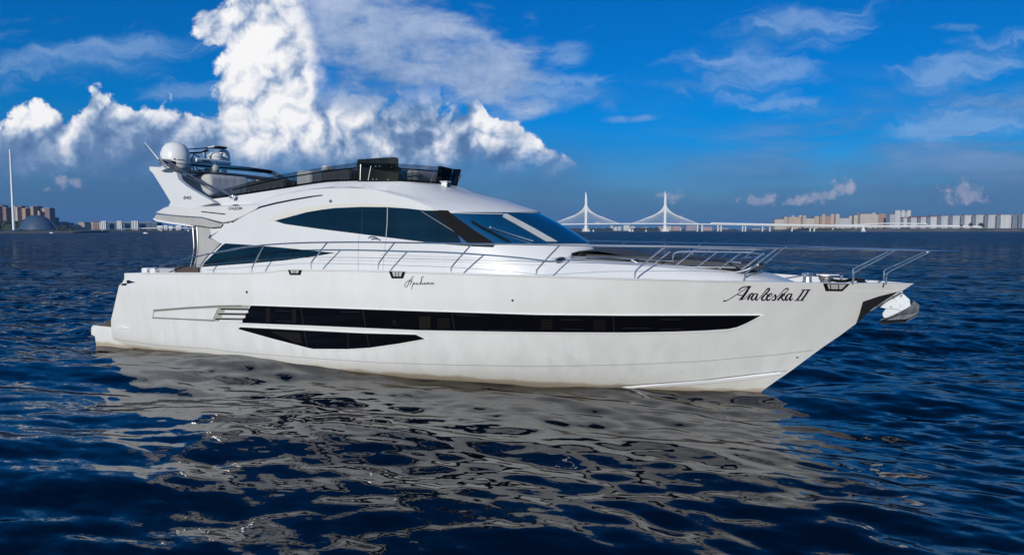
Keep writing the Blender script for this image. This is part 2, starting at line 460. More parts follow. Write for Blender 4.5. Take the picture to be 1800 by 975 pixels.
mat('upholstery', (0.62, 0.61, 0.58), 0.6)
mat('teak_dark', (0.085, 0.06, 0.05), 0.6)
mat('cream_plastic_and_shade', (0.70, 0.68, 0.60), 0.35)
mat('radome', (0.80, 0.80, 0.79), 0.28)

# ------------------------------------------------------------------ survey: from a sighted point to the yacht's own metres
cpt, spt = math.cos(PITCH), math.sin(PITCH)
def ray(px, py):
    a = (px - CX) / F; b = (CY - py) / F
    return np.array([a, cpt + b * spt, -spt + b * cpt])
YAW = 0.455107; S0 = 17.80508
uu = np.array([math.cos(YAW), -math.sin(YAW), 0.0]); pp = np.array([-math.sin(YAW), -math.cos(YAW), 0.0])
stem0 = ray(1342, 685); stem0 = stem0 * (-H / stem0[2]) + np.array([0, 0, H])
ORG = stem0 - uu * S0
EYE = np.array([0, 0, H])
def U(px, py, t):
    """(s, z) of a sighted point lying in the lengthwise plane t metres to starboard"""
    d = ray(px, py); k = (t - (EYE - ORG) @ pp) / (d @ pp); q = EYE + d * k
    return (q - ORG) @ uu, q[2]
def onT(px, py, tf):
    t = tf(8.0)
    for _ in range(25):
        s, z = U(px, py, t); t = 0.5 * t + 0.5 * tf(s)
    s, z = U(px, py, t); return s, t, z
def lift(s, t, curve):
    """height of the sighted line `curve` above plan point (s, t)"""
    q = ORG + uu * s + pp * t; xs = [c[0] for c in curve]; ys = [c[1] for c in curve]; Z = 0.0
    for _ in range(4):
        px = CX + F * q[0] / (q[1] * cpt - Z * spt)
        k = (CY - np.interp(px, xs, ys)) / F
        Z = q[1] * (k * cpt - spt) / (cpt + k * spt)
    return Z + H
def L(s, t, z): return (s, -t, z)
EYE_L = Vector(L((EYE - ORG) @ uu, (EYE - ORG) @ pp, H))
def ray_l(px, py):
    d = ray(px, py); return Vector((d @ uu, -(d @ pp), d[2]))

def inside(poly, x, y):
    c = False; n = len(poly)
    for i in range(n):
        x1, y1 = poly[i]; x2, y2 = poly[i - 1]
        if (y1 > y) != (y2 > y) and x < (x2 - x1) * (y - y1) / (y2 - y1) + x1: c = not c
    return c
def tri(poly, step):
    """outline -> points and triangles, edges and inside split finer than step"""
    b = []
    n = len(poly)
    for i in range(n):
        x1, y1 = poly[i]; x2, y2 = poly[(i + 1) % n]
        k = max(1, int(math.hypot(x2 - x1, y2 - y1) / step))
        for j in range(k): b.append((x1 + (x2 - x1) * j / k, y1 + (y2 - y1) * j / k))
    xs = [p[0] for p in b]; ys = [p[1] for p in b]; pts = list(b); g = []
    x = min(xs) + step / 2
    while x < max(xs):
        y = min(ys) + step / 2
        while y < max(ys):
            if inside(b, x, y) and min((x - p[0]) ** 2 + (y - p[1]) ** 2 for p in b) > (step * 0.45) ** 2: pts.append((x, y))
            y += step
        x += step
    nb_ = len(b)
    r = delaunay_2d_cdt([Vector(p) for p in pts], [(i, (i + 1) % nb_) for i in range(nb_)], [list(range(nb_))], 1, 1e-5)
    return [(v.x, v.y) for v in r[0]], [tuple(f) for f in r[2]]
def skin(polys, surf, off=0.004, thick=0.0, step=7.0):
    """patches that lie on a surface; surf(px, py) -> point, outward normal"""
    mb = MB()
    for poly in polys:
        pts, fs = tri(poly, step)
        P3 = []; N3 = []
        last = None
        for x, y in pts:
            h = surf(x, y)
            if h is None: h = last or surf(sum(p[0] for p in pts) / len(pts), sum(p[1] for p in pts) / len(pts))
            last = h; P3.append(h[0]); N3.append(h[1])
        n = len(P3)
        v = [p + q * off for p, q in zip(P3, N3)]
        if thick:
            v += [p + q * (off - thick) for p, q in zip(P3, N3)]
            ed = {}
            for f in fs:
                for i in range(len(f)):
                    e = (f[i], f[(i + 1) % len(f)]); ed[e] = 1
            fs = list(fs) + [(a + n, b + n, b, a) for a, b in ed if (b, a) not in ed]
        mb.add(v, fs)
    return mb
def ribbon(pts, w):
    """a line with width (px) -> outline"""
    pts = [np.array(p[:2], float) for p in pts]; ws = w if isinstance(w, (list, tuple)) else [w] * len(pts)
    l, r = [], []
    for i, p in enumerate(pts):
        d = pts[min(i + 1, len(pts) - 1)] - pts[max(i - 1, 0)]; d /= max(1e-6, np.hypot(*d)); nrm = np.array([-d[1], d[0]])
        l.append(tuple(p + nrm * ws[i] / 2)); r.append(tuple(p - nrm * ws[i] / 2))
    return l + r[::-1]
def bvh_surf(mbs):
    vs, fs = [], []
    for m in mbs:
        b = len(vs); vs += [Vector(p) for p in m.v]; fs += [tuple(i + b for i in f) for f in m.f]
    t = BVHTree.FromPolygons(vs, fs)
    def f(px, py):
        d = ray_l(px, py).normalized(); h = t.ray_cast(EYE_L, d)
        if h[0] is None: return None
        n = h[1] if h[1].dot(d) < 0 else -h[1]
        return h[0], n
    return f
def plan_surf(tf):
    def f(px, py):
        s, t, z = onT(px, py, tf); k = (tf(s + 0.05) - tf(s - 0.05)) / 0.1
        return Vector(L(s, t, z)), Vector((-k, -1, 0)).normalized()
    return f

# ------------------------------------------------------------------ the yacht
yacht = empty('motor_yacht', tuple(ORG[:2]) + (0.0,), -YAW)
tag(yacht, 'large white flybridge motor yacht with a long black hull window, afloat in the foreground', 'yacht')

# ---- hull form
ZK = [-0.7, -0.2, 0.1, 0.45, 1.0, 1.70, 2.4]
WK = [1.1, 2.12, 2.29, 2.36, 2.43, 2.53, 2.55]
PK = [1.5, 1.62, 1.85, 2.15, 2.5, 2.9, 3.45]
stem_px = [(1342, 685), (1360, 672), (1395, 648), (1420, 629), (1450, 607), (1480, 587), (1500, 572.5), (1511, 563), (1519, 549), (1521, 541), (1521, 531), (1546, 522), (1586, 511), (1606, 498)]
stem_sz = [U(x, y, 0.0) for x, y in stem_px]
tip_sz = stem_sz[-1]
SZ = [-0.8] + [max(z, 0.0) for s, z in stem_sz]; SS = [17.0] + [s for s, z in stem_sz]
aft_px = [(168, 603), (190, 563), (214, 501), (222, 490), (224, 480)]
aft_sz = [U(x, y, 2.38) for x, y in aft_px]
AZ = [z for s, z in aft_sz]; AS = [s for s, z in aft_sz]; AS[0] = AS[1] - 0.15
def Bh(s, z):
    st = float(np.interp(z, [-0.8, 0.0, 2.23, 2.6], [16.9, 17.805, tip_sz[0], tip_sz[0] + 0.4])); x = min(1.0, max(0.0, (s - 7.0) / (st - 7.0)))
    b = np.interp(z, ZK, WK) * (1 - x ** np.interp(z, ZK, PK))
    if s < 7: b -= 0.12 * ((7 - s) / 7) ** 2
    return max(b, 0.0)
sheer_px = [(200, 480.5), (224, 480), (264, 479.3), (334, 479), (400, 479.6), (462, 478), (479, 475.8), (498, 473.3), (631, 474.7), (750, 478.5), (800, 480), (947, 484.6), (1150, 490.8), (1200, 492.3), (1308, 494.3), (1450, 497), (1605, 498), (1700, 498)]
tip_s, tip_z = stem_sz[-1]
sh_s = list(np.linspace(1.5, tip_s, 60)); sh_z = [lift(s, Bh(s, 2.25), sheer_px) for s in sh_s]; sh_z[-1] = tip_z
def sheer(s): return float(np.interp(s, sh_s, sh_z))
def Bs(s): return Bh(s, sheer(s))

lev = [-0.7, -0.35, -0.1, 0.05, 0.2, 0.45, 0.7, 0.95, 1.2, 1.45, 1.70]
qn = [1 - (1 - i / 80) ** 1.35 for i in range(81)]
rows = []
def hull_row(zf, zref):
    s0, s1 = np.interp(zref, AZ, AS), np.interp(zref, SZ, SS)
    r = []
    for q in qn:
        s = s0 + (s1 - s0) * q; z = zf(s); r.append((s, Bh(s, z), z))
    r.append((s1, 0.0, r[-1][2]))
    return r
for z in lev: rows.append(hull_row(lambda s, z=z: z, z))
for k in (0.25, 0.5, 0.75, 1.0):
    rows.append(hull_row(lambda s, k=k: 1.70 + (sheer(s) - 1.70) * k, 1.70 + (tip_z - 1.70) * k))
top = rows[-1]
rows.append([(s, max(t - 0.085, 0.0), z + 0.004) for s, t, z in top])
rows.append([(s, max(t - 0.10, 0.0), z - 0.15 * min(1.0, t / 0.16)) for s, t, z in top])
hull_mb = MB()
hull_mb.loft([[L(*p) for p in r] for r in rows])
hull_port = MB().loft([[L(s, -t, z) for s, t, z in r] for r in rows])
full = MB().add(hull_mb.v, hull_mb.f).add(hull_port.v, hull_port.f)
# transom
a0 = [r[0] for r in rows[:15]]
full.loft([[L(s, t, z) for s, t, z in a0], [L(s, -t, z) for s, t, z in a0]])
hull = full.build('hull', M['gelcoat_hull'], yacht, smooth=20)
HS = bvh_surf([hull_mb])
# deck
d = MB(); rr = []
for (s, t, z) in rows[-1]:
    rr.append([L(s, t * k, z + 0.06 * (1 - k * k) * min(1, t / 1.5)) for k in (1, 0.66, 0.33, 0, -0.33, -0.66, -1)])
d.loft(rr); d.build('deck', M['deck_white'], yacht)

def hdecal(name, polys, m, parent, off=0.004, thick=0.0, step=9.0):
    return skin(polys, HS, off, thick, step).build(name, M[m], parent, smooth=40)

# boot line, chine line
hdecal('boot_line', [ribbon([(190, 594), (283, 607), (372, 612.5), (400, 617), (533, 628), (667, 637), (800, 641), (947, 643.5), (1100, 640.5), (1233, 634.5), (1367, 622.5), (1430, 615)], 1.1)], 'seam_faint', hull, 0.003)
hdecal('chine_line', [ribbon([(1020, 680), (1100, 677), (1233, 668), (1322, 657.5), (1383, 651)], [0.6, 1.5, 2.0, 1.5, 0.8])], 'seam', hull, 0.004)
hdecal('spray_rail', [ribbon([(1090, 681), (1180, 674.5), (1260, 668.5), (1330, 661), (1372, 655.5)], [1, 4, 4.4, 4, 1.5])], 'trim_white', hull, 0.03, 0.035)
hdecal('gunwale_line', [ribbon([(250, 481.5), (334, 481), (400, 481.5), (462, 480), (479, 477.8), (498, 475.5), (631, 476.7), (750, 480.5), (947, 486.6), (1150, 492.8), (1308, 496.3)], 0.9)], 'seam_faint', hull, 0.003)

# upper window strip
strip_o = [(441, 536.7), (555, 540.5), (638, 543.3), (750, 547.2), (800, 548.6), (947, 553), (1100, 554.4), (1338, 553.8), (1311, 568), (1295, 574.5), (1278, 578), (1240, 580.5), (1189, 582.2), (1100, 583.8), (1000, 583.5), (947, 583), (750, 581), (733, 579.6), (555, 572), (424, 567)]
w1 = hdecal('hull_window', [strip_o], 'hull_glass', yacht, 0.006)
tag(w1, 'long black window strip running most of the hull length')
hdecal('window_lip', [ribbon([(424, 568.3), (555, 573.3), (733, 581), (947, 584.5), (1100, 585.3), (1189, 583.8), (1240, 582), (1279, 579.5), (1296, 576), (1313, 568.5), (1342, 553.5)], [1.5, 2, 2.4, 2.4, 2.6, 3, 3.4, 3.4, 3.2, 2.8, 0.8]),
                      ribbon([(441, 535.9), (638, 542.5), (800, 547.6), (947, 552.2), (1100, 553.5), (1338, 553)], 1.0)], 'trim_white', w1, 0.014, 0.02)
for x0, x1 in (((529, 540), (534, 571)), ((638, 544), (643, 575)), ((794, 549), (800, 581)), ((1078, 555), (1080, 583))):
    hdecal('window_seam', [ribbon([x0, x1], 1.0)], 'glass_line', w1, 0.010)
def rect(x0, y0, x1, y1, sl=0.0): return [(x0, y0), (x1, y0 + sl), (x1, y1 + sl), (x0, y1)]
for q in (rect(951, 561, 971, 578), rect(1043, 562, 1065, 579), rect(769, 559, 791, 575), rect(690, 562, 697, 569)):
    hdecal('curtain', [rect(q[0][0], y, q[1][0], y + 1.5) for y in np.arange(q[0][1], q[2][1], 2.6)], 'curtain_brown', w1, 0.010)
for q in ((468, 475, 541, 566), (514, 521, 543, 567), (737, 757, 556, 578)):
    hdecal('curtain', [rect(q[0], q[2], q[1], q[3])], 'hull_glass' if False else 'curtain_brown', w1, 0.009)
for p_ in ([(486, 563.5), (512, 564.5)], [(484, 545.5), (512, 546.5)], [(600, 547.5), (632, 548.5)], [(801, 553), (842, 554.5)], [(807, 579), (846, 580)], [(860, 579.5), (918, 580)], [(986, 561), (1022, 561.5)], [(989, 577.5), (1025, 578)], [(1160, 561), (1200, 561)], [(1160, 577.5), (1200, 577)], [(1093, 576), (1144, 576)]): hdecal('portlight_edge', [ribbon(p_, 0.8)], 'glass_line', w1, 0.010)
# lower window
low_o = [(419, 578), (422, 574.7), (540, 580.5), (640, 585.5), (731, 587.8), (747, 595.2), (700, 603.5), (649, 610.7), (611, 613), (551, 612.7), (542, 611), (480, 595)]
w2 = hdecal('hull_window', [low_o], 'hull_glass', yacht, 0.006); tag(w2, 'black boat shaped window below the long strip')
hdecal('window_lip', [ribbon([(419, 579.5), (480, 596.5), (542, 612.5), (551, 614.2), (611, 614.5), (649, 612), (700, 604.8), (752, 595.5)], [0.8, 1.6, 1.8, 2, 2, 1.8, 1.5, 0.6]), ribbon([(422, 573.6), (540, 579.4), (640, 584.4), (733, 586.8)], 1.0)], 'trim_white', w2, 0.014, 0.02)
for x0, x1 in (((535, 581), (541, 610)), ((645, 586), (649, 610)), ((612, 585), (613, 612))):
    hdecal('window_seam', [ribbon([x0, x1], 0.9)], 'glass_line', w2, 0.010)
hdecal('curtain', [[(476, 582), (528, 585), (531, 602), (520, 602)]], 'curtain_brown', w2, 0.009)

# air intake in the quarter
inl = [(270, 544.5), (330, 540), (385.5, 536.5), (439, 536.2), (424, 567.2), (379, 564), (268, 558.5)]
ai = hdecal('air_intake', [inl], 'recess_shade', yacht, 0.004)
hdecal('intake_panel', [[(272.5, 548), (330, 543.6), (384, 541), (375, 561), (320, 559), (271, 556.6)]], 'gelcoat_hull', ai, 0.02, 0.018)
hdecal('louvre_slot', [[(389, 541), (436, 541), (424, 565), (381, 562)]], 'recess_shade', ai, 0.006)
for k, y in enumerate((542.3, 551, 560)):
    hdecal('louvre_bar', [ribbon([(389 - 4.5 * k, y), (439 - 5 * k, y + 0.8)], 1.9)], 'navy_stripe', ai, 0.03, 0.02)
for k, y in enumerate((546.7, 555.5, 563.5)):
    hdecal('louvre', [ribbon([(396 - 4.5 * k, y), (437 - 5 * k, y + 0.6)], 4.2)], 'trim_white', ai, 0.018, 0.012)
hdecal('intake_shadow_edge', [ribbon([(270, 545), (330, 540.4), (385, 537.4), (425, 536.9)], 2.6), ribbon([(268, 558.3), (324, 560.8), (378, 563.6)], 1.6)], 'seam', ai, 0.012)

# fairleads let into the gunwale
for o_, i_, posts in (([(506.7, 474), (531, 474.4), (528.4, 483), (510, 483)], [(511.5, 474.5), (526.5, 474.7), (524.8, 480), (513, 480)], (517, 521)),
                      ([(684, 476.6), (713, 477.4), (709, 489), (689, 489)], [(690, 477.2), (708, 477.8), (705.5, 485.5), (692.5, 485.5)], (696.5, 702)),
                      ([(1447, 497.6), (1493.5, 498.6), (1480.5, 510.8), (1451, 510.5)], [(1453.5, 498.4), (1487, 499), (1479, 507), (1456, 507)], (1459, 1473))):
    fl = hdecal('fairlead', [o_], 'black_gloss', yacht, 0.012, 0.016, 5)
    hdecal('fairlead_opening', [i_], 'cushion_grey', fl, 0.018, 0.0, 5)
    for x in posts: hdecal('fairlead_roller', [ribbon([(x, i_[0][1] + 0.5), (x, i_[2][1])], 1.7)], 'steel', fl, 0.028, 0.02, 3)
tag(fl, 'large black framed fairlead near the bow')
for x, y in ((434, 513), (901, 527.7)):
    hdecal('drain_hole', [[(x + 1.9 * math.cos(a), y + 2.2 * math.sin(a)) for a in np.linspace(0, 2 * math.pi, 10, endpoint=False)]], 'ink', hull, 0.006, 0, 2)
hdecal('draught_mark', [[(1399, 627), (1404, 626.5), (1404, 628.5), (1399, 629)]], 'teak_dark', hull, 0.004, 0, 3)
# stern light slot
hdecal('stern_slot', [[(222.6, 493), (226, 492), (238.5, 496), (223.5, 498.6)], [(214.5, 498), (223, 497.5), (222.5, 501.5), (213.5, 501.5)]], 'navy_stripe', hull, 0.006, 0, 3)

# ---- lettering
def strokes(lst, org, sc):
    out = []
    for pts in lst:
        q = crom([(p[0], p[1], p[2] if len(p) > 2 else 10) for p in pts], 6)
        out.append(ribbon([(org[0] + p[0] / sc, org[1] + p[1] / sc) for p in q], [max(p[2] * 1.5, 7) / sc for p in q]))
    return out
def it_a(x):      # italic script a, x = left edge
    return [[(x + 118, 258, 10), (x + 78, 256, 12), (x + 38, 295, 22), (x + 18, 340, 24), (x + 36, 368, 16), (x + 72, 340, 10), (x + 112, 285, 8)],
            [(x + 132, 254, 16), (x + 108, 305, 22), (x + 92, 350, 22), (x + 108, 370, 14), (x + 150, 335, 7)]]
ARA = [
    [(165, 382, 20), (205, 384, 12), (258, 362, 9), (330, 318, 9), (420, 258, 9), (520, 195, 9), (600, 145, 9), (652, 126, 10)],
    [(650, 128, 8), (612, 165, 22), (560, 240, 28), (508, 312, 28), (462, 360, 22)],
    [(436, 360, 10), (505, 357, 9), (560, 325, 8), (622, 262, 8)],
    [(655, 127, 10), (590, 130, 12), (520, 140, 13), (462, 170, 15), (436, 204, 18)],
    [(405, 268, 9), (455, 282, 10), (500, 283, 9)],
    [(622, 262, 10), (640, 275, 16), (612, 320, 24), (590, 368, 22)],
    [(606, 325, 9), (640, 272, 12), (672, 252, 18), (682, 268, 14)],
    *it_a(640),
    [(790, 335, 7), (850, 270, 8), (915, 195, 12), (955, 165, 18), (976, 178, 18), (950, 218, 18), (893, 270, 18), (842, 335, 24), (852, 370, 16), (898, 360, 13), (940, 318, 16), (936, 268, 13), (900, 262, 12), (872, 300, 10)],
    [(928, 300, 7), (985, 300, 9), (1022, 268, 10), (1002, 250, 12), (955, 285, 20), (925, 335, 24), (945, 370, 18), (1000, 345, 8), (1080, 262, 8)],
    [(1080, 262, 10), (1082, 300, 22), (1078, 345, 22), (1045, 372, 14), (1012, 362, 14)],
    [(1080, 330, 7), (1150, 275, 8), (1230, 190, 10), (1280, 162, 14), (1305, 176, 12), (1272, 220, 10), (1205, 275, 16), (1150, 330, 22), (1118, 372, 22)],
    [(1150, 320, 8), (1190, 270, 12), (1232, 256, 14), (1236, 282, 12), (1186, 306, 10)],
    [(1182, 302, 16), (1198, 345, 20), (1222, 372, 14), (1262, 340, 7)],
    *it_a(1240),
    [(1410, 372, 9), (1490, 372, 9), (1570, 372, 9)],
    [(1540, 186, 9), (1620, 186, 9), (1698, 184, 11)],
    [(1578, 188, 20), (1520, 280, 20), (1454, 370, 20)],
    [(1662, 188, 22), (1604, 280, 22), (1536, 370, 22)],
]
def lettering(name, lst, org, sc, m, surf, par, step=3.0, off=0.004, wmin=0):
    mb = MB()
    for i, o in enumerate(strokes(lst, org, sc)):
        n = len(o) // 2; l, r = o[:n], o[n:][::-1]; v = []
        for k in range(n):
            for q in (l[k], r[k]):
                h = surf(*q) or surf(*l[0]); v.append(h[0] + h[1] * (off + 0.00035 * i))
        mb.add(v, [(2 * k, 2 * k + 1, 2 * k + 3, 2 * k + 2) for k in range(n - 1)])
    return mb.build(name, M[m], par, smooth=0)
nl = lettering('name_lettering', ARA, (1255, 490), 10.0, 'ink', HS, yacht)
tag(nl, 'large dark slanted script lettering high on the bow')
CYR = [
    [(650, 240, 14), (590, 240, 18), (520, 320, 20), (460, 410, 26), (400, 540, 20), (350, 640, 20), (290, 650, 18), (255, 600, 18), (300, 500, 18), (380, 420, 18), (470, 400, 18), (530, 430, 22), (545, 490, 14)],
    [(580, 320, 12), (540, 400, 16), (500, 500, 16), (480, 600, 14)],
    [(600, 490, 16), (575, 580, 18), (545, 680, 18), (530, 760, 14)],
    [(590, 545, 14), (620, 490, 20), (655, 500, 22), (640, 540, 20), (600, 555, 18), (660, 555, 12)],
    [(760, 500, 18), (715, 505, 20), (700, 545, 18), (740, 545, 18), (770, 500, 14), (775, 550, 16), (830, 555, 14), (880, 545, 14)],
    [(890, 540, 18), (850, 550, 18), (880, 470, 22), (915, 440, 26), (930, 340, 26), (945, 270, 24), (1020, 240, 20)],
    [(900, 470, 20), (905, 530, 20), (870, 555, 18)],
    [(930, 540, 12), (980, 490, 20), (950, 545, 18), (1000, 550, 14), (1060, 480, 16), (1040, 545, 18), (1090, 550, 14)],
    [(1170, 480, 18), (1100, 500, 14), (1090, 545, 18), (1140, 545, 14), (1200, 480, 20), (1175, 550, 18)],
    [(1250, 470, 14), (1190, 515, 18), (1225, 550, 18), (1280, 530, 12)],
    [(1350, 485, 18), (1300, 495, 18), (1285, 540, 18), (1330, 540, 16), (1370, 485, 18), (1370, 540, 18), (1400, 545, 14), (1445, 500, 12)],
]
nl2 = lettering('script_lettering', [[(a, b, w * 0.95) for a, b, w in st] for st in CYR], (700, 475), 22.5, 'ink_faint', HS, yacht, 2.0)
tag(nl2, 'fine thin handwritten lettering amidships')

# ---- swim platform
pl = [(163, 571.5), (160, 575.6), (160, 588), (166.7, 591), (168, 603), (169, 612), (236, 620), (236, 580), (203, 575.5)]
pq = [U(x, y, 2.27) for x, y in pl]
mb = MB()
n = len(pq)
rowsP = []
for t in (2.27, 2.0, 1.0, 0, -1.0, -2.0, -2.27):
    k = 0.0 if abs(t) > 2.2 else -0.10
    rowsP.append([L(s + (k if s < 1.0 else 0), t * (1.0 if s < 1.2 else 0.93), z) for s, z in pq])
mb.loft(rowsP, True, True)
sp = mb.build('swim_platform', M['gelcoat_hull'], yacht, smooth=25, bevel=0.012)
s0_, z0_ = U(190, 571, 2.1)
q = [U(x, y, 2.2) for x, y in ((168, 571), (192, 563), (204, 574), (203, 576))]
MB().prism(q, lambda s, z: L(s, 2.2, z), lambda s, z: L(s, 1.6, z)).build('platform_mat', M['teak_dark'], sp)
MB().tube([L(*onT(x, y, lambda s: 2.2)) for x, y in crom([(169, 571.5), (174, 568), (180, 567.5), (186, 569.5)], 4)], 0.014).build('grab_handle', M['steel'], sp)
MB().tube([L(*onT(x, y, lambda s: 2.2)) for x, y in crom([(184, 566), (188, 562.5), (193, 563.5)], 4)], 0.014).build('grab_handle', M['steel'], sp)
hdecal('quarter_flash', [[(204, 574.5), (212, 572), (228, 577.5), (206, 578)]], 'trim_white', sp, 0.02, 0.02)

# ---- cabin (deckhouse) as a loft of level rings
def half(W0, s): return W0 - 0.010 * max(0.0, min(s, 10.5) - 7.0) ** 2
def plan(W0, f, saft, s1=10.5, m=2.2, k=1.75, n1=40, n2=28):
    r = [(saft + (s1 - saft) * i / n1, half(W0, saft + (s1 - saft) * i / n1)) for i in range(n1)]
    w = half(W0, s1)
    for i in range(n2 + 1):
        a = math.pi / 2 * i / n2; r.append((s1 + (f - s1) * math.sin(a) ** (2 / m), w * max(0.0, math.cos(a)) ** (2 / k)))
    return r
crease_px = [(330, 440), (366, 418), (390, 400), (416, 381), (450, 363), (470, 354.5), (500, 345.5), (530, 337), (560, 332), (600, 330.5), (644, 331.6), (664, 334), (689, 341.8), (715, 348), (740, 357), (766, 368.3), (800, 369.3), (860, 369.6), (900, 369.8), (931, 369.4), (1000, 369.4)]
coam_px = [(300, 356), (355, 352), (368, 350.5), (411, 345), (550, 323.6), (574, 320.4), (600, 318.9), (626, 318.2), (700, 318.6), (776, 323.6), (795, 328), (900, 360)]
def resamp(pts, n):
    P = np.array(pts, float); dd = np.r_[0, np.cumsum(np.hypot(*np.diff(P[:, :2], axis=0).T))]
    q = np.linspace(0, dd[-1], n); return [tuple(np.interp(q, dd, P[:, i]) for i in range(P.shape[1]))] and list(zip(*[np.interp(q, dd, P[:, i]) for i in range(P.shape[1])]))
NR = 69
rings = []
def ring_z(W0, f, saft, z): return [(s, t, z if not callable(z) else z(s, t)) for s, t in plan(W0, f, saft)]
front_w = lambda s: float(np.interp(s, [10.5, 13.5], [0, 1]))
L5 = [(s, t, lift(s, t, crease_px)) for s, t in plan(1.80, 12.74, 4.3)]
z5s = lambda s: float(np.interp(s, [p[0] for p in L5], [p[2] for p in L5]))
rings.append(ring_z(2.05, 14.62, 4.1, 2.0))
rings.append(ring_z(2.03, 14.52, 4.2, 2.3))
rings.append(ring_z(1.99, 14.34, 4.5, 2.6))
rings.append(ring_z(1.95, 14.09, 4.85, 2.86))
rings.append(ring_z(1.94, 14.0, 4.62, 2.94))
rings.append(ring_z(1.935, 13.87, 4.42, 3.02))
rings.append(ring_z(1.90, 13.55, 4.72, 3.2))
rings.append(ring_z(1.88, 13.2, 4.9, 3.38))
rings.append([(s, t, min(3.62, z5s(s) - 0.06)) for s, t in plan(1.845, 12.78, 4.7)])
rings.append([(s, t, min(3.66, z5s(s) - 0.03) if s < 11.2 else z5s(s) - 0.035) for s, t in plan(1.838, 12.80, 4.5)])
rings.append(L5)
side6 = [(3.9, 1.66), (5.5, 1.65), (7.0, 1.61), (8.2, 1.50), (9.2, 1.32), (9.8, 1.12), (10.15, 0.86), (10.36, 0.5), (10.43, 0.22), (10.45, 0.0)]
side6 = [tuple(p) for p in crom(side6, 8)]
def t6(s): return float(np.interp(s, [p[0] for p in side6], [p[1] for p in side6]))
def mid(a, b, k, up): return [(p[0] + (q[0] - p[0]) * k, p[1] + (q[1] - p[1]) * k, p[2] + (q[2] - p[2]) * k + up) for p, q in zip(a, b)]
# match the coaming ring to the crease ring: sides by s, front by fraction
def match6():
    out = []
    n1 = 40
    for i in range(n1):
        s = 3.9 + (8.6 - 3.9) * i / n1; out.append((s, t6(s)))
    tail = [(8.6, t6(8.6))] + [p for p in side6 if p[0] > 8.6]
    out += [(a, b) for a, b in resamp(tail, 29)]
    return [(s, t, lift(s, t, coam_px)) for s, t in out]
L6 = match6()
tier_px = [(300, 360), (416, 372), (450, 354), (500, 339), (550, 331), (600, 327), (640, 329.5), (680, 335), (720, 334.6), (779, 334.6), (800, 336), (850, 345), (931, 369)]
def match5b():
    side = [(4.0, 1.72), (6.0, 1.71), (7.5, 1.68), (8.6, 1.62), (9.4, 1.48), (10.1, 1.24), (10.6, 0.92), (10.9, 0.5), (10.98, 0.22), (11.0, 0.0)]
    side = [tuple(q) for q in crom(side, 8)]; ss = [q[0] for q in side]; tt = [q[1] for q in side]
    o = [(4.0 + 4.6 * i / 40, float(np.interp(4.0 + 4.6 * i / 40, ss, tt))) for i in range(40)]
    o += resamp([(8.6, float(np.interp(8.6, ss, tt)))] + [q for q in side if q[0] > 8.6], 29)
    return [(s, t, lift(s, t, tier_px)) for s, t in o]
L5b = match5b()
rings.append(mid(L5, L5b, 0.5, 0.03)); rings.append(L5b); rings.append(mid(L5b, L6, 0.55, 0.02)); rings.append(L6)
L6i = [(s - 0.06, max(t - 0.07, 0), z + 0.0) for s, t, z in L6]; rings.append(L6i)
L6f = [(s - 0.1, max(t - 0.1, 0), 3.78) for s, t, z in L6]; rings.append(L6f)
star = MB().loft([[L(*p) for p in r] for r in rings])
whole = MB().add(star.v, star.f).loft([[L(s, -t, z) for s, t, z in r] for r in rings])
whole.loft([[L(*p) for p in L6f], [L(s, -t, z) for s, t, z in L6f]])
cabin = whole.build('cabin', M['gelcoat_white'], yacht, smooth=24)
CS = bvh_surf([star])
def cdecal(name, polys, m, parent, off=0.004, thick=0.0, step=8.0, smooth=40):
    return skin(polys, CS, off, thick, step).build(name, M[m], parent, smooth=smooth)
# aft bulkhead
MB().loft([[L(4.98, 1.85, 2.1), L(5.0, 1.75, 3.7)], [L(4.98, -1.85, 2.1), L(5.0, -1.75, 3.7)]]).build('saloon_door', M['cabin_glass'], yacht)
# side windows
saloon = [(483, 388), (500, 383.6), (538.5, 373.2), (565, 368.5), (590, 365.6), (636, 363.6), (681.5, 364.2), (718, 366.6), (746, 369.8), (769, 370.2), (785, 371),
          (800, 383), (830, 404), (867, 428), (868, 434.5), (830, 433), (790, 430), (747, 425.3), (679, 417), (636, 411.5), (560, 402), (500, 393.5)]
sw = cdecal('side_window', [saloon], 'cabin_glass', cabin, 0.006); tag(sw, 'long arched dark saloon window')
lw = cdecal('side_window', [[(387, 427), (442, 430.5), (500, 435.5), (588.5, 444.4), (550, 450.8), (500, 457.5), (445, 462.3), (355, 469), (372, 443)]], 'cabin_glass', cabin, 0.006)
tag(lw, 'low triangular dark window beside the side deck')
cdecal('window_seam', [ribbon([(740.5, 371), (828, 425.5)], 1.1)], 'seam', cabin, 0.011)
cdecal('window_seam', [ribbon([(681.5, 365), (681, 391), (679, 416.5)], 1.3)], 'seam_faint', cabin, 0.011)
cdecal('window_seam', [ribbon([(637, 364.5), (636.5, 411)], 1.0)], 'glass_line', cabin, 0.011)
cdecal('window_soffit_shade', [[(466, 390), (480, 379), (500, 373.5), (530, 365.5), (560, 360.8), (590, 358.2), (640, 357), (690, 360.2), (722, 365.8), (718, 366.4), (681, 363.8), (636, 363.2), (590, 365), (538, 372.8), (500, 383), (483, 387.4)]], 'cream_plastic_and_shade', cabin, 0.003)  # flat band: the soffit's weaker, reflected light is put into its cream colour
for p_ in ([(631, 412), (629.5, 440), (630, 474)], [(679, 417), (676, 440), (673, 475)]): cdecal('door_seam', [ribbon(p_, 0.9)], 'seam_faint', cabin, 0.004)
MB().tube([L(*onT(x, y, lambda s: 2.0)) for x, y in [(648, 418.2), (652, 416.2), (660, 416.8), (664, 419.4)]], 0.016).build('door_handle', M['steel_dull'], cabin)
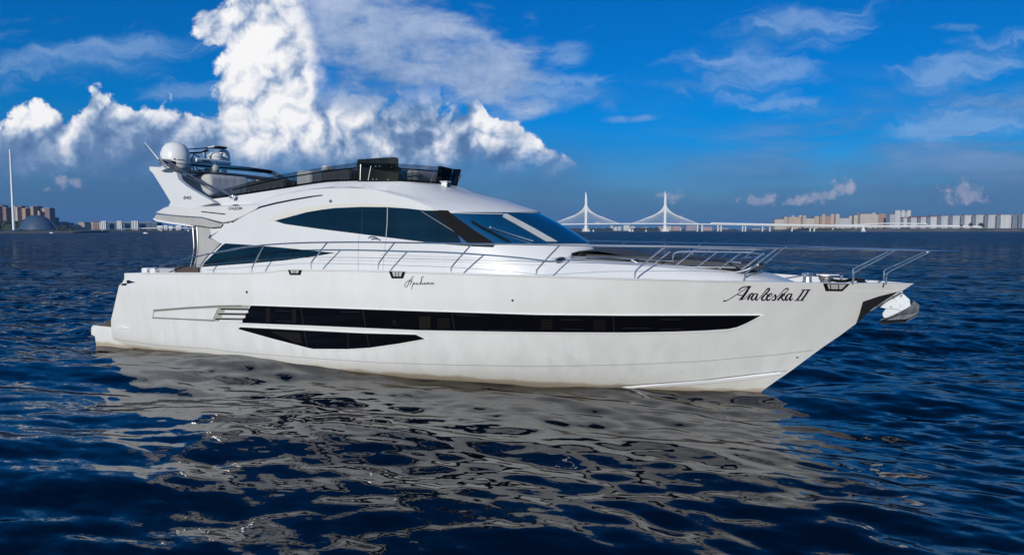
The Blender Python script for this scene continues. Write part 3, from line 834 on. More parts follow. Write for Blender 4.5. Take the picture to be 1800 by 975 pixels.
cdecal('moulding_line', [ribbon([(670, 448), (800, 452), (900, 455.5), (990, 462)], 0.8), ribbon([(560, 457), (800, 460), (1000, 468)], 0.7)], 'seam_faint', cabin, 0.004)
# long dark inlays on the flybridge side
cdecal('dark_inlay', [ribbon([(408, 391.3), (425, 380), (440, 372), (458, 364), (485, 357.2), (515, 351.2), (545, 346), (567, 343)], [1.8, 2.6, 2.8, 2.8, 2.8, 2.6, 2.4, 1.6])], 'navy_stripe', cabin, 0.012, 0.012)
cdecal('courtesy_light', [[(581.5 + 2.6 * math.cos(a), 353.6 + 2.6 * math.sin(a)) for a in np.linspace(0, 2 * math.pi, 14, endpoint=False)]], 'steel_dull', cabin, 0.012, 0.012, 3)

# windscreen: two curved panes between sill and brow
def ring_at(k0, k1, W0, f, zf): pass
ws_rows = []
sill = [(s, t, 2.93) for s, t in plan(1.945, 14.03, 4.62)]
for k in np.linspace(0.0, 1.0, 9):
    zt = 3.60
    f_ = 14.04 + (12.80 - 14.04) * k; w_ = 1.945 + (1.83 - 1.945) * k
    ws_rows.append([(s, t, 2.925 + (zt - 2.925) * k + 0.03 * math.sin(math.pi * k)) for s, t in plan(w_, f_, 4.6)])
i0 = 46
stb = [[p for p in r[i0:]] for r in ws_rows]
ws = MB()
for sg in (1, -1): ws.loft([[L(s + 0.016, sg * (t + 0.012), z) for s, t, z in r] for r in stb])
wsc = ws.build('windscreen', M['screen_glass'], yacht, smooth=40)
WS = bvh_surf([ws])
WCS = bvh_surf([star, ws])
skin([[(758, 370.4), (788, 371.6), (803, 383), (832, 404), (872, 429.5), (868, 432), (822, 427), (792, 402)]], WCS, 0.03, 0.06, 5).build('window_pillar', M['black_matt'], wsc)
skin([[(885, 376.5), (891, 376.0), (940, 402), (985, 427.8), (966, 427.8), (925, 404), (883.5, 381)]], WS, 0.012, 0.01, 6).build('windscreen_mullion', M['cushion_grey'], wsc)
skin([ribbon([(790, 374.2), (840, 375.6), (884, 376.4)], 1.6)], WS, 0.01, 0, 5).build('header_strip', M['cushion_grey'], wsc)
for p_, m_ in (([(862, 402), (880, 408), (910, 417.5), (944, 428)], 'steel'), ([(829, 390), (850, 402), (875, 415), (897, 427)], 'black_matt')):
    pts = []
    for x, y in crom(p_, 5):
        h = WS(x, y)
        if h: pts.append(h[0] + h[1] * 0.05)
    wp = MB().tube(pts, 0.014 if m_ == 'steel' else 0.02, 6).build('wiper', M[m_], wsc)
    MB().ball(pts[0], 0.035, 8).build('wiper_pivot', M['steel'], wsc) if m_ == 'steel' else None

# ---- coachroof and foredeck
cr = []
for s in np.linspace(13.3, 18.3, 26):
    k = (s - 13.3) / 5.0
    w = np.interp(s, [13.3, 15, 16.5, 17.5, 18.0, 18.3], [1.05, 1.36, 1.26, 1.0, 0.76, 0.54]); zt = np.interp(s, [13.3, 14.5, 16, 17.2, 17.9, 18.3], [2.66, 2.60, 2.54, 2.44, 2.30, 2.17])
    zd = sheer(s) - 0.16
    prof_ = [(w + 0.22, zd), (w + 0.1, zd + (zt - zd) * 0.55), (w, zt - 0.05), (w - 0.1, zt - 0.01), (w * 0.5, zt + 0.02), (0, zt + 0.03)]
    prof_ += [(-a, b) for a, b in reversed(prof_[:-1])]
    cr.append([L(s, a, b) for a, b in prof_])
crm = MB().loft(cr, False, True); crm.build('coachroof', M['gelcoat_white'], yacht, smooth=28)
def pad(s0, s1, w, zf, th, rnd=0.25, tail=0.55):
    out = []
    for s in np.linspace(s0, s1, 26):
        ww = w
        if s > s1 - tail: ww = w * math.sqrt(max(0.02, 1 - ((s - (s1 - tail)) / tail) ** 2)) * 0.55 + w * 0.45 * math.sqrt(max(0.02, 1 - ((s - (s1 - tail)) / tail) ** 2))
        z = zf(s); e = min(0.05, th / 2)
        pr = [(ww - 0.03, z), (ww, z + e), (ww, z + th - e), (ww - 0.04, z + th), (ww * 0.4, z + th + 0.015), (0, z + th + 0.02)]
        pr += [(-a, b) for a, b in reversed(pr[:-1])]
        out.append([L(s, a, b) for a, b in pr])
    return MB().loft(out, True, True)
sunpad = pad(14.35, 17.75, 0.98, lambda s: float(np.interp(s, [14, 16, 17.8], [2.60, 2.555, 2.43])), 0.11).build('sunpad', M['cushion_dark'], yacht, smooth=35)
bk = []
for s, z in ((14.02, 2.60), (14.03, 2.76), (14.35, 2.80), (14.65, 2.80), (15.0, 2.745), (15.5, 2.67)):
    bk.append([L(s, t, z if abs(t) < 0.9 else z - 0.03) for t in (0.97, 0.93, 0.5, 0, -0.5, -0.93, -0.97)])
b2 = [[(p[0], p[1], 2.56) for p in r] for r in bk]
MB().loft(bk + b2[::-1], False).build('backrest', M['cushion_dark'], sunpad, smooth=30)
for sg in (1, -1):
    MB().tube([L(14.0, sg * 1.02, 2.66), L(15.2, sg * 1.03, 2.64), L(16.2, sg * 1.0, 2.60)], 0.012, 6).build('pad_rail', M['steel'], sunpad)
# deck hatch lights
hv = bvh_surf([star, crm])(985, 456.5)
dv = MB().lathe((0, 0, 0), [(0.11, -0.02), (0.11, 0.02), (0.07, 0.04)], 18).build('deck_vent', M['steel_dull'], yacht)
dv.matrix_local = Matrix.Translation(hv[0]) @ hv[1].to_track_quat('Z', 'Y').to_matrix().to_4x4()

# rail frames round the foredeck seat
seat = empty('seat_frame'); seat.parent = yacht
for sg in (1, -1):
    tb = sg * 0.95
    frame = MB().tube(crom([L(16.15, tb, 2.60), L(16.2, tb, 2.76), L(16.45, tb, 2.79), L(17.1, tb, 2.79), L(17.6, tb, 2.785), L(17.85, tb * 0.9, 2.76)], 6), 0.019).build('top_bar', M['steel'], seat)
    MB().tube(crom([L(15.35, tb * 1.15, 2.62), L(15.75, tb * 1.15, 2.44), L(16.3, tb * 1.12, 2.42), L(16.9, tb * 1.08, 2.42), L(17.4, tb, 2.42), L(17.75, tb * 0.9, 2.56)], 6), 0.018).build('lower_bar', M['steel'], seat)
    MB().tube([L(15.55, tb * 1.16, 2.53), L(16.1, tb * 1.14, 2.50), L(16.8, tb * 1.1, 2.50), L(17.35, tb * 1.02, 2.50)], 0.010).build('lower_bar', M['steel'], seat)
    for s in (15.7, 16.15, 16.6, 17.05, 17.45):
        MB().tube([L(s, tb * 1.06, 2.46), L(s + 0.40, tb, 2.785)], 0.015).build('post', M['steel'], seat)
    for s in (16.1, 16.75):
        MB().tube([L(s, tb * 1.1, 2.42), L(s + 0.05, tb * 1.12, 2.22)], 0.012).build('post', M['steel'], seat)

# ---- guard rail
rail_px = [(273, 473), (283, 468), (305.5, 460), (339, 452.5), (363, 446.7), (400, 440), (432, 434.2), (470.5, 430), (510, 427.6), (550, 426.3), (620, 425.6), (692, 426.2), (760, 427.2), (828, 428.4), (900, 429), (983, 430.6), (1072, 431.8), (1168, 433), (1250, 434.2), (1340, 435.6), (1422, 437), (1510, 438.6), (1589, 440.3), (1640, 441.5), (1686, 442.6)]
def tr(s): return max(0.0, Bs(min(s, 20.3)) - 0.045) if s < 19.0 else float(np.interp(s, [19.0, 20.0, 20.6, 20.9, 21.05], [Bs(19.0) - 0.045, 0.42, 0.22, 0.08, 0.0]))
rail = [onT(x, y, tr) for x, y in rail_px]
rail[-1] = (U(1686, 442.6, 0.0)[0], 0.0, U(1686, 442.6, 0.0)[1])
rail = [tuple(p) for p in crom(rail, 4)]
rs = [p[0] for p in rail]; rz = [p[2] for p in rail]
gr = empty('guard_rail'); gr.parent = yacht
for sg in (1, -1):
    MB().tube([L(s, sg * t, z) for s, t, z in rail], 0.018, 8).build('top_rail', M['steel'], gr)
stan = [((352.6, 478.7), (352.6, 466), (368, 446)), ((443, 478.7), (443.6, 468), (464, 430.7)), ((547, 474), (547, 461), (575.6, 426)), ((665, 476), (665, 463), (694, 426.2)),
        ((793, 480), (793.6, 468.5), (830, 428.4)), ((943, 485), (943, 474), (984, 430.6)), ((1116, 490.5), (1117, 475.6), (1169, 433)), ((1309, 494.5), (1310, 480), (1366, 436.2)),
        ((1499.5, 497.5), (1501, 479), (1574, 440)), ((1557.5, 498), (1559, 480), (1636, 441.4))]
for a, b, c in stan:
    (s0, t0, _), (s1, t1, z1), (s2, t2, z2) = onT(*a, tr), onT(*b, tr), onT(*c, tr)
    z0 = sheer(min(s0, 20.2)) - 0.01
    for sg in (1, -1):
        cv = crom([L(s0, sg * t0, z0), L(s0 + 0.004, sg * t0, z0 + (z1 - z0) * 0.6), L(s1 + 0.03, sg * t1, z1 + 0.02), L((s1 + s2) / 2, sg * (t1 + t2) / 2, (z1 + z2) / 2), L(s2, sg * t2, z2)], 6)
        MB().tube(cv, 0.016, 8).build('stanchion', M['steel'], gr)
wire = [(s, max(t - 0.02, 0), 0.45 * z + 0.55 * sheer(min(s, 20.3))) for s, t, z in rail if 4.4 < s < 20.2]
for sg in (1, -1):
    MB().tube([L(s, sg * t, z) for s, t, z in wire], 0.005, 5).build('guard_wire', M['steel'], gr)
# short struts between rail and foredeck at the bow gate
for sg in (1, -1):
    MB().tube([L(17.5, sg * (tr(17.5)), 2.62), L(17.2, sg * (tr(17.5) - 0.35), 2.62)], 0.014).build('cross_bar', M['steel'], gr)

# ---- anchor gear
def slab(px, t0, t1):
    q = [U(x, y, 0.0) for x, y in px]
    return MB().prism(q, lambda s, z: L(s, t0, z), lambda s, z: L(s, t1, z))
pk = [U(x, y, 0.26) for x, y in ((1517, 530), (1546, 521), (1577, 514.5), (1569, 519), (1533, 543), (1520, 555), (1509, 566), (1513, 553))]
MB().prism(pk, lambda s, z: L(s, 0.262, z), lambda s, z: L(s, -0.262, z)).build('anchor_pocket', M['black_matt'], yacht)
anchor = empty('anchor'); anchor.parent = yacht
chute = slab([(1545, 523), (1569, 516), (1586, 511), (1586, 513.5), (1569, 519.5), (1528, 547), (1531, 542)], 0.10, -0.10).build('bow_roller', M['steel'], yacht, bevel=0.004)
MB().tube([L(*[v for v in (U(1541, 539.5, 0.09)[0], 0.09, U(1541, 539.5, 0.09)[1])]), L(U(1584, 513.3, 0.09)[0], 0.09, U(1584, 513.3, 0.09)[1])], 0.018).build('roller_rail', M['steel'], chute)
sh = MB().prism([U(x, y, 0) for x, y in ((1569, 525), (1584, 515.5), (1588.5, 516.5), (1599, 526), (1601, 539), (1582, 548), (1578, 548), (1584, 537.5))], lambda s, z: L(s, 0.03, z), lambda s, z: L(s, -0.03, z))
sh.build('shank', M['galvanised'], anchor, bevel=0.006)
MB().prism([U(x, y, 0) for x, y in ((1546.4, 539.5), (1555.7, 531.3), (1566, 524.2), (1572, 525), (1582, 533), (1584, 537.5), (1581, 543.5), (1566, 541.8), (1557, 541.6))], lambda s, z: L(s, 0.075, z), lambda s, z: L(s, 0.045, z)).build('cheek_plate', M['galvanised'], anchor, bevel=0.005)
MB().prism([U(x, y, 0) for x, y in ((1557, 541.6), (1566, 541), (1580, 543), (1582, 547), (1556.7, 558.5), (1551.6, 556), (1550.6, 549.8))], lambda s, z: L(s, 0.05, z), lambda s, z: L(s, -0.05, z)).build('stock_plate', M['galvanised'], anchor, bevel=0.006)
for px_ in ((1585, 519), (1566, 539)):
    s, z = U(*px_, 0.078); MB().lathe((0, 0, 0), [(0.014, -0.01), (0.018, 0), (0.012, 0.012)], 10).build('bolt', M['steel_dull'], anchor).matrix_local = Matrix.Translation(Vector(L(s, 0.08, z))) @ Matrix.Rotation(math.pi / 2, 4, 'X')
T_ = lambda x, y, t: L(U(x, y, t)[0], t, U(x, y, t)[1])
fl = MB().add([T_(1544, 563.6, 0.0), T_(1581, 546.5, 0.03), T_(1602, 538.5, 0.03), T_(1603, 527, 0.0), T_(1609, 530, 0.10), T_(1616, 535.4, 0.2), T_(1614.5, 550, 0.26), T_(1593.6, 560.5, 0.26),
               T_(1602, 545, 0.05)],
              [(0, 1, 8, 7), (1, 2, 8), (2, 3, 4, 8), (8, 4, 5, 6), (8, 6, 7)])
fb = [(p[0], -p[1] if abs(p[1]) > 1e-6 else 0.0, p[2]) for p in fl.v]
under = [(p[0] - 0.02, p[1] * 0.9, p[2] - 0.07) for p in fl.v]
n0 = len(fl.v)
fl.add(fb, [tuple(reversed(f)) for f in list(fl.f)])
fl.add(under, [(0, 7, 6, 5, 4, 3)])
fl.build('fluke', M['fluke_metal'], anchor, smooth=0)
# windlass and chain
wl = empty('windlass'); wl.parent = yacht
s, z = U(1419, 496, 0.15); zd = sheer(s) - 0.11
MB().lathe(L(s, 0.15, zd), [(0.14, 0), (0.14, 0.05), (0.085, 0.07), (0.075, 0.16), (0.10, 0.2), (0.10, 0.235), (0.05, 0.25)], 20).build('capstan', M['steel'], wl)
MB().lathe(L(s + 0.32, 0.0, zd), [(0.10, 0), (0.10, 0.10), (0.13, 0.12), (0.13, 0.16), (0.03, 0.19)], 20).build('capstan', M['steel_dull'], wl)
MB().tube([L(s + 0.15, 0.05, zd + 0.2), L(s + 0.55, 0.0, zd + 0.2)], 0.02).build('brake_lever', M['steel'], wl)
MB().tube(crom([L(s + 0.35, 0.03, zd + 0.12), L(s + 0.6, 0.03, zd + 0.09), L(s + 0.85, 0.02, zd + 0.13), L(s + 1.05, 0.0, zd + 0.03)], 6), 0.03, 8).build('anchor_chain', M['black_matt'], wl)
MB().box(L(s + 0.92, 0.0, zd + 0.10), (0.14, 0.16, 0.13)).build('chain_stopper', M['black_gloss'], wl, bevel=0.01)
MB().box(L(s - 0.1, -0.0, zd + 0.01), (0.9, 0.5, 0.03)).build('base_plate', M['trim_white'], wl, bevel=0.008)
for k, sg in ((0.0, -1), (0.25, -1), (0.0, 1)):
    MB().tube([L(18.9 + k, sg * (Bs(18.9) - 0.22), sheer(18.9) - 0.13), L(18.9 + k, sg * (Bs(18.9) - 0.22), sheer(18.9) + 0.06)], 0.03).build('mooring_post', M['steel'], yacht)

# ---- flybridge: overhang, wings, arch
ov_top = [(2.36, 3.71), (2.69, 3.84), (2.94, 3.86), (3.69, 3.83), (4.4, 3.84), (5.2, 3.86), (6.2, 3.90), (7.0, 3.93)]
ov_bot = [(2.36, 3.70), (2.47, 3.65), (3.3, 3.58), (4.21, 3.53), (4.89, 3.39), (5.3, 3.45), (6.02, 3.74), (7.0, 3.88)]
ro = []
for s in (2.36, 2.45, 2.58, 2.75, 2.95, 3.3, 3.7, 4.2, 4.6, 4.9, 5.2, 5.6, 6.0, 6.5, 7.0):
    w = float(np.interp(s, [2.3, 2.9, 4.6, 5.4, 7.0], [1.94, 2.0, 1.98, 1.90, 1.70])); zt = float(np.interp(s, *zip(*ov_top))); zb = float(np.interp(s, *zip(*ov_bot)))
    e = min(0.05, (zt - zb) * 0.4)
    pr = [(0, zt), (w - 0.35, zt), (w - 0.05, zt - e * 0.3), (w, zt - e), (w - 0.005, zb + e * 0.4), (w - 0.04, zb), (0, zb)]
    pr = pr + [(-a, b) for a, b in reversed(pr[1:-1])]
    ro.append([L(s, a, b) for a, b in pr])
fly = MB().loft(ro, True, True).build('flybridge_deck', M['gelcoat_white'], yacht, smooth=30)
wing_px = [(254.6, 292), (270, 292.6), (286, 294), (296, 298), (304, 303.2), (306.5, 309), (308.5, 314.6), (315, 320), (329, 330), (348, 340.5), (368, 350.8), (376, 357), (340, 366), (296, 363), (299.5, 355.6), (288.5, 340), (263, 305), (256, 299)]
wq = [U(x, y, 1.95) for x, y in wing_px]
def wt(z, o): return o - 0.12 * max(0.0, z - 3.85)
wings = []
for sg in (1, -1):
    w_ = MB().prism(wq, lambda s, z: L(s, sg * wt(z, 1.965), z), lambda s, z: L(s, sg * wt(z, 1.80), z)).build('arch_wing', M['gelcoat_white'], fly, smooth=30, bevel=0.02)
    wings.append(w_)
WSF = plan_surf(lambda s: 1.95)
def wing_surf(px, py):
    t = 1.9
    for _ in range(8):
        s, z = U(px, py, t); t = wt(z, 1.967)
    return Vector(L(s, t, z)), Vector((0, -1, 0.1)).normalized()
lettering('model_number', [[(595, 870, 7), (612, 862, 7), (620, 880, 7), (612, 892, 7), (598, 888, 7), (600, 862, 7), (615, 850, 6)], [(655, 880, 6), (632, 880, 6), (650, 856, 6), (650, 892, 7)],
                           [(668, 858, 7), (690, 856, 7), (698, 872, 7), (690, 890, 7), (668, 890, 7), (668, 858, 7)]], (250, 240), 8.124, 'ink_faint', wing_surf, wings[0], 1.5, 0.004)
def fly_surf(px, py):
    s, t, z = onT(px, py, lambda s: float(np.interp(s, [2.3, 2.9, 4.6, 5.4, 7.0], [1.94, 2.0, 1.98, 1.90, 1.70])))
    return Vector(L(s, t, z)), Vector((0, -1, 0))
skin([ribbon([(354, 371.8), (375, 374.2), (396, 376.4)], 1.8)], fly_surf, 0.006, 0.01, 4).build('dark_inlay', M['navy_stripe'], fly)
GAL = [[(1330, 405, 10), (1300, 400, 12), (1275, 430, 12), (1290, 462, 12), (1318, 455, 12), (1320, 435, 10)], [(1330, 462, 10), (1358, 405, 12), (1378, 462, 12)], [(1398, 402, 12), (1392, 460, 12), (1425, 460, 12)],
       [(1468, 402, 12), (1438, 405, 12), (1434, 458, 12), (1468, 458, 12)], [(1440, 432, 10), (1464, 432, 10)], [(1510, 402, 12), (1486, 410, 12), (1480, 452, 12), (1508, 460, 12), (1532, 445, 12), (1536, 410, 12), (1510, 402, 12)],
       [(1550, 458, 12), (1556, 400, 12), (1588, 456, 12), (1600, 398, 12)]]
def body_surf(px, py):
    h = CS(px, py); k = fly_surf(px, py)
    if h is None: return k
    return k if (k[0] - EYE_L).length < (h[0] - EYE_L).length else h
lg = lettering('maker_lettering', [[(a, b, 9) for a, b, w in st] for st in GAL], (310, 335), 13.846, 'ink_faint', body_surf, fly, 1.5, 0.006)
skin([[(310 + x / 13.846, 335 + y / 13.846) for x, y in ((1310, 348), (1360, 350), (1400, 342), (1450, 335), (1500, 338), (1530, 350), (1548, 372), (1500, 366), (1450, 368), (1400, 368), (1370, 360))]], body_surf, 0.006, 0, 2.0).build('maker_emblem', M['ink'], fly)

arch = empty('arch'); arch.parent = yacht
rb = []
for k in np.linspace(-1, 1, 17):
    t = 1.86 * k; z = 4.80 + 0.03 * (1 - k * k); s = 2.80
    rb.append([L(s - 0.28, t, z), L(s - 0.1, t, z + 0.06), L(s + 0.15, t, z + 0.05), L(s + 0.30, t, z - 0.01), L(s + 0.15, t, z - 0.06), L(s - 0.1, t, z - 0.05)])
MB().loft(rb, True, True).build('cross_beam', M['steel_dull'], arch, smooth=50)
# folded awning hoops lying on the arch
bim = empty('folded_awning_frame'); bim.parent = yacht
for i in range(6):
    z = 4.975 + 0.024 * i; s = 2.72 - 0.03 * (i % 3)
    MB().tube(crom([L(s + 0.25, 2.02, z - 0.12), L(s, 1.98, z), L(s - 0.02, 1.0, z + 0.01), L(s - 0.05, 0, z + 0.02), L(s - 0.02, -1.0, z + 0.03), L(s, -1.98, z), L(s + 0.25, -2.02, z - 0.12)], 6), 0.017, 6).build('hoop', M['steel_dull' if i % 2 else 'steel'], bim)
MB().tube(crom([L(2.70, 1.9, 5.035), L(2.66, 0.9, 5.04), L(2.62, 0, 5.05), L(2.66, -0.9, 5.07), L(2.70, -1.9, 5.06)], 6), 0.05, 8).build('rolled_cloth', M['black_matt'], bim)
for sg in (1, -1):
    for i, (dz, e) in enumerate(((0.0, (5.05, 1.78, 4.09)), (0.06, (4.85, 1.80, 4.16)), (-0.07, (4.25, 1.86, 4.36)), (0.03, (5.05, 1.78, 4.09)))):
        s0 = 2.72 + 0.05 * i
        MB().tube([L(s0, sg * (1.98 - 0.03 * i), 5.02 + dz), L((s0 + e[0]) / 2, sg * (1.9), (5.02 + dz + e[2]) / 2 - 0.02 * i), L(e[0], sg * e[1], e[2])], 0.016, 6).build('awning_arm', M['steel_dull'], bim)
    MB().tube([L(4.62, sg * 1.80, 4.30), L(5.08, sg * 1.78, 4.07)], 0.013, 6).build('awning_arm', M['steel'], bim)
    MB().box(L(5.1, sg * 1.80, 4.06), (0.13, 0.10, 0.10)).build('arm_bracket', M['steel'], bim, bevel=0.02)

# ---- aerials on the arch
dome = MB().lathe(L(2.42, 1.33, 5.03), [(0.30, -0.17), (0.36, -0.10), (0.375, 0.0), (0.385, 0.12), (0.385, 0.26), (0.36, 0.35), (0.32, 0.45), (0.25, 0.54), (0.15, 0.595), (0.05, 0.617), (0.01, 0.62)], 40).build('satellite_dome', M['radome'], yacht, smooth=50)
MB().lathe(L(2.42, 1.33, 5.03), [(0.378, -0.02), (0.39, -0.01), (0.39, 0.015), (0.38, 0.02)], 40).build('dome_seam', M['seam_faint'], dome)
def dome_surf(px, py):
    c = Vector(L(2.42, 1.33, 0)); o = EYE_L; d = ray_l(px, py).normalized()
    a = d.x ** 2 + d.y ** 2; b = 2 * ((o.x - c.x) * d.x + (o.y - c.y) * d.y); cc = (o.x - c.x) ** 2 + (o.y - c.y) ** 2 - 0.388 ** 2
    di = max(0.0, b * b - 4 * a * cc); k = (-b - math.sqrt(di)) / (2 * a); q = o + d * k
    return q, Vector((q.x - c.x, q.y - c.y, 0)).normalized()
skin([[(305.5, 278.4), (308.6, 278.4), (308.6, 281), (305.5, 281)], ribbon([(311, 280.6), (316, 281), (321, 281.2), (324, 281.2)], 1.0)], dome_surf, 0.004, 0, 2).build('dome_mark', M['ink'], dome)
rd = MB().lathe(L(2.25, -0.15, 5.30), [(0.05, -0.30), (0.07, -0.08), (0.16, -0.05), (0.21, 0.01), (0.222, 0.08), (0.205, 0.15), (0.14, 0.20), (0.05, 0.215)], 30).build('radar_dome', M['radome'], yacht, smooth=50)
MB().lathe(L(2.25, -0.15, 5.30), [(0.219, 0.065), (0.226, 0.07), (0.226, 0.085), (0.219, 0.09)], 30).build('dome_seam', M['seam_faint'], rd)
MB().lathe(L(2.1, -0.60, 5.22), [(0.08, -0.25), (0.10, 0.0), (0.165, 0.08), (0.18, 0.20), (0.17, 0.32), (0.12, 0.41), (0.05, 0.445), (0.01, 0.45)], 30).build('satellite_dome', M['radome'], yacht, smooth=50)
ra = empty('radar_scanner'); ra.parent = yacht
a, b = U(341, 281.5, 0.95), U(403, 287.5, -0.55)
bar = MB()
A, B = Vector(L(a[0], 0.95, a[1])), Vector(L(b[0], -0.55, b[1])); dirv = (B - A).normalized(); side = dirv.cross(Vector((0, 0, 1))).normalized()
rw = []
for k, w, hh in ((0, 0.05, 0.03), (0.01, 0.085, 0.075), (0.06, 0.09, 0.085), (0.5, 0.10, 0.085), (0.94, 0.09, 0.075), (0.99, 0.08, 0.06), (1, 0.04, 0.02)):
    p = A + (B - A) * k; rw.append([p + side * (w * math.cos(q)) + Vector((0, 0, hh * math.sin(q))) for q in [2 * math.pi * j / 12 for j in range(12)]])
bar.loft(rw, True, True); bo = bar.build('antenna_bar', M['radome'], ra, smooth=50)
fp = A + (B - A) * 0.22 - side * 0.0; sgn = -1 if side.dot(EYE_L - A) < 0 else 1
sd_ = side * sgn
mk = MB()
for i, (x0, x1, h0, h1) in enumerate(((0.15, 0.19, 0.03, -0.02), (0.195, 0.225, 0.02, -0.025), (0.23, 0.27, 0.025, -0.03), (0.275, 0.31, 0.02, -0.025), (0.315, 0.34, 0.035, -0.025), (0.345, 0.37, 0.015, -0.045))):
    q0, q1 = A + (B - A) * x0 + sd_ * 0.098, A + (B - A) * x1 + sd_ * 0.099
    mk.add([q0 + Vector((0, 0, h0)), q1 + Vector((0, 0, h0)), q1 + Vector((0, 0, h1)), q0 + Vector((0, 0, h1))], [(0, 1, 2, 3)])
mk.build('bar_lettering', M['ink'], bo, smooth=0)
m_ = A + (B - A) * 0.5
MB().lathe((m_.x, m_.y, m_.z - 0.16), [(0.17, -0.12), (0.20, -0.06), (0.19, 0.03), (0.11, 0.08), (0.09, 0.14)], 24).build('pedestal', M['cream_plastic_and_shade'], ra, smooth=50)
# aerial mast with lamps, rods, floodlights
am = empty('aerial_mast'); am.parent = yacht
T2 = lambda x, y, t: Vector(L(U(x, y, t)[0], t, U(x, y, t)[1]))
for p, r in (((330, 262.5, .9), (396, 260.5, -.4)), ((333, 269, .8), (366, 265, .2)), ((341, 272, .6), (337, 280, .7)), ((341, 272, .6), (356, 282, .3)), ((350, 270, .4), (364, 262, .1)), ((343, 268, .6), (352, 277, .5)), ((358, 273, .3), (362, 284, .2)), ((337, 294, .6), (341, 299, .6)), ((344, 294, .5), (349, 298.5, .5)), ((349, 298, .4), (364, 296, .1))):
    pass
rods = [((330, 262.5, .9), (362, 260.2, .3), (396, 261.5, -.4), .018), ((333, 269, .8), (350, 268.5, .5), (366, 265, .2), .028), ((341, 271, .6), (339, 275, .65), (336, 280, .7), .016), ((341, 271, .6), (350, 276, .45), (357, 281, .3), .016),
        ((354, 268, .4), (360, 264.5, .2), (366, 261, .1), .014), ((360, 268, .3), (360.5, 274, .3), (361, 281, .3), .02), ((337, 292, .6), (340, 296, .6), (341.5, 300, .6), .018), ((343, 292, .5), (347, 297, .5), (351, 299, .4), .018), ((351, 299, .4), (358, 298, .2), (366, 296, .1), .014), ((335, 300, .7), (335, 290, .7), (336, 280, .7), .02), ((361, 300, .2), (361, 290, .25), (361, 281, .3), .022)]
for a, b, c, r in rods: MB().tube([T2(*a), T2(*b), T2(*c)], r, 6).build('strut', M['black_gloss'], am)
for x, y in ((367.5, 259.5), (371.5, 258.5), (375.5, 257.5), (354.5, 267.5), (358.5, 269), (360, 272.5)):
    MB().ball(T2(x, y, 0.0), 0.035, 10).build('floodlight', M['trim_white'], am)
MB().box(T2(385, 259.5, -0.3), (0.34, 0.30, 0.05)).build('lamp_bracket', M['black_matt'], am)
MB().tube([T2(254.5, 250.5, 1.95), T2(269, 268, 1.92), T2(283.5, 286, 1.9)], [0.008, 0.014, 0.019], 6).build('whip_aerial', M['radome'], yacht)

# ---- smoked wind screens round the flybridge
scr_px = [(300, 356), (355, 352), (368, 350.0), (380, 339), (389, 333.5), (447.7, 317.7), (493, 306.4), (560, 295.2), (600, 289), (627, 285.8), (697, 287.4), (740, 290), (777, 293.2), (801, 299.2), (900, 310)]
base6 = [(s, t + 0.004, z + 0.004) for s, t, z in L6 if s > 4.15]
def outward(i, P):
    a, b = P[max(i - 1, 0)], P[min(i + 1, len(P) - 1)]; ds, dt = b[0] - a[0], b[1] - a[1]; n = math.hypot(ds, dt) or 1
    return -dt / n, ds / n
top6 = []
for i, (s, t, z) in enumerate(base6):
    ns, ntt = outward(i, base6); fl_ = 0.03 + 0.09 * max(0, (s - 8) / 2.5)
    s2, t2 = s + ns * fl_ , t + ntt * fl_
    zz = lift(s2, t2, scr_px); top6.append((s2, max(t2, 0.0), max(zz, z + 0.01)))
ns_ = len(base6)
fs = min(range(ns_), key=lambda i: abs(base6[i][1] - 0.50) + (0 if base6[i][0] > 10 else 9))
scr = []
for sg in (1, -1):
    m_ = MB(); i1 = fs + 1
    rows_ = []
    for k in (0, 0.5, 1.0): rows_.append([L(b[0] + (t[0] - b[0]) * k, sg * (b[1] + (t[1] - b[1]) * k), b[2] + (t[2] - b[2]) * k) for b, t in zip(base6[:i1], top6[:i1])])
    sc_ = m_.loft(rows_).build('side_screen', M['smoked_acrylic'], fly, smooth=40); scr.append(sc_)
    k = 0.72
    MB().tube([L(b[0] + (t[0] - b[0]) * k, sg * (b[1] + (t[1] - b[1]) * k - 0.03), b[2] + (t[2] - b[2]) * k) for b, t in list(zip(base6, top6))[6:i1]], 0.016, 6).build('screen_rail', M['black_matt'], sc_)
    MB().tube([L(b[0], sg * (b[1] - 0.02), b[2] + 0.03) for b in base6[2:i1]], 0.022, 6).build('screen_channel', M['black_matt'], sc_)
    for j in range(8, i1, 5):
        b, t = base6[j], top6[j]
        if t[2] - b[2] > 0.12:
            MB().tube([L(b[0], sg * (b[1] - 0.03), b[2]), L(t[0] + 0.03, sg * (t[1] - 0.05), b[2] + (t[2] - b[2]) * 0.74)], 0.011, 6).build('screen_post', M['steel_dull'], sc_)
fr = MB(); m2 = base6[fs:]; t2_ = top6[fs:]
for sg in (1, -1): fr.loft([[L(s, sg * t, z) for s, t, z in m2], [L(s, sg * t, z) for s, t, z in t2_]])
fr.build('front_screen', M['dark_acrylic'], fly, smooth=40)
for sg in (1, -1):
    b, t = base6[fs], top6[fs]
    MB().tube([L(b[0], sg * b[1], b[2]), L(t[0], sg * t[1], t[2])], 0.018, 6).build('screen_post', M['black_matt'], fly)
rim = [L(s, t, z) for s, t, z in top6[fs:]] + [L(s, -t, z) for s, t, z in reversed(top6[fs:-1])]
MB().tube(rim, 0.014, 6).build('screen_rim', M['black_matt'], fly)
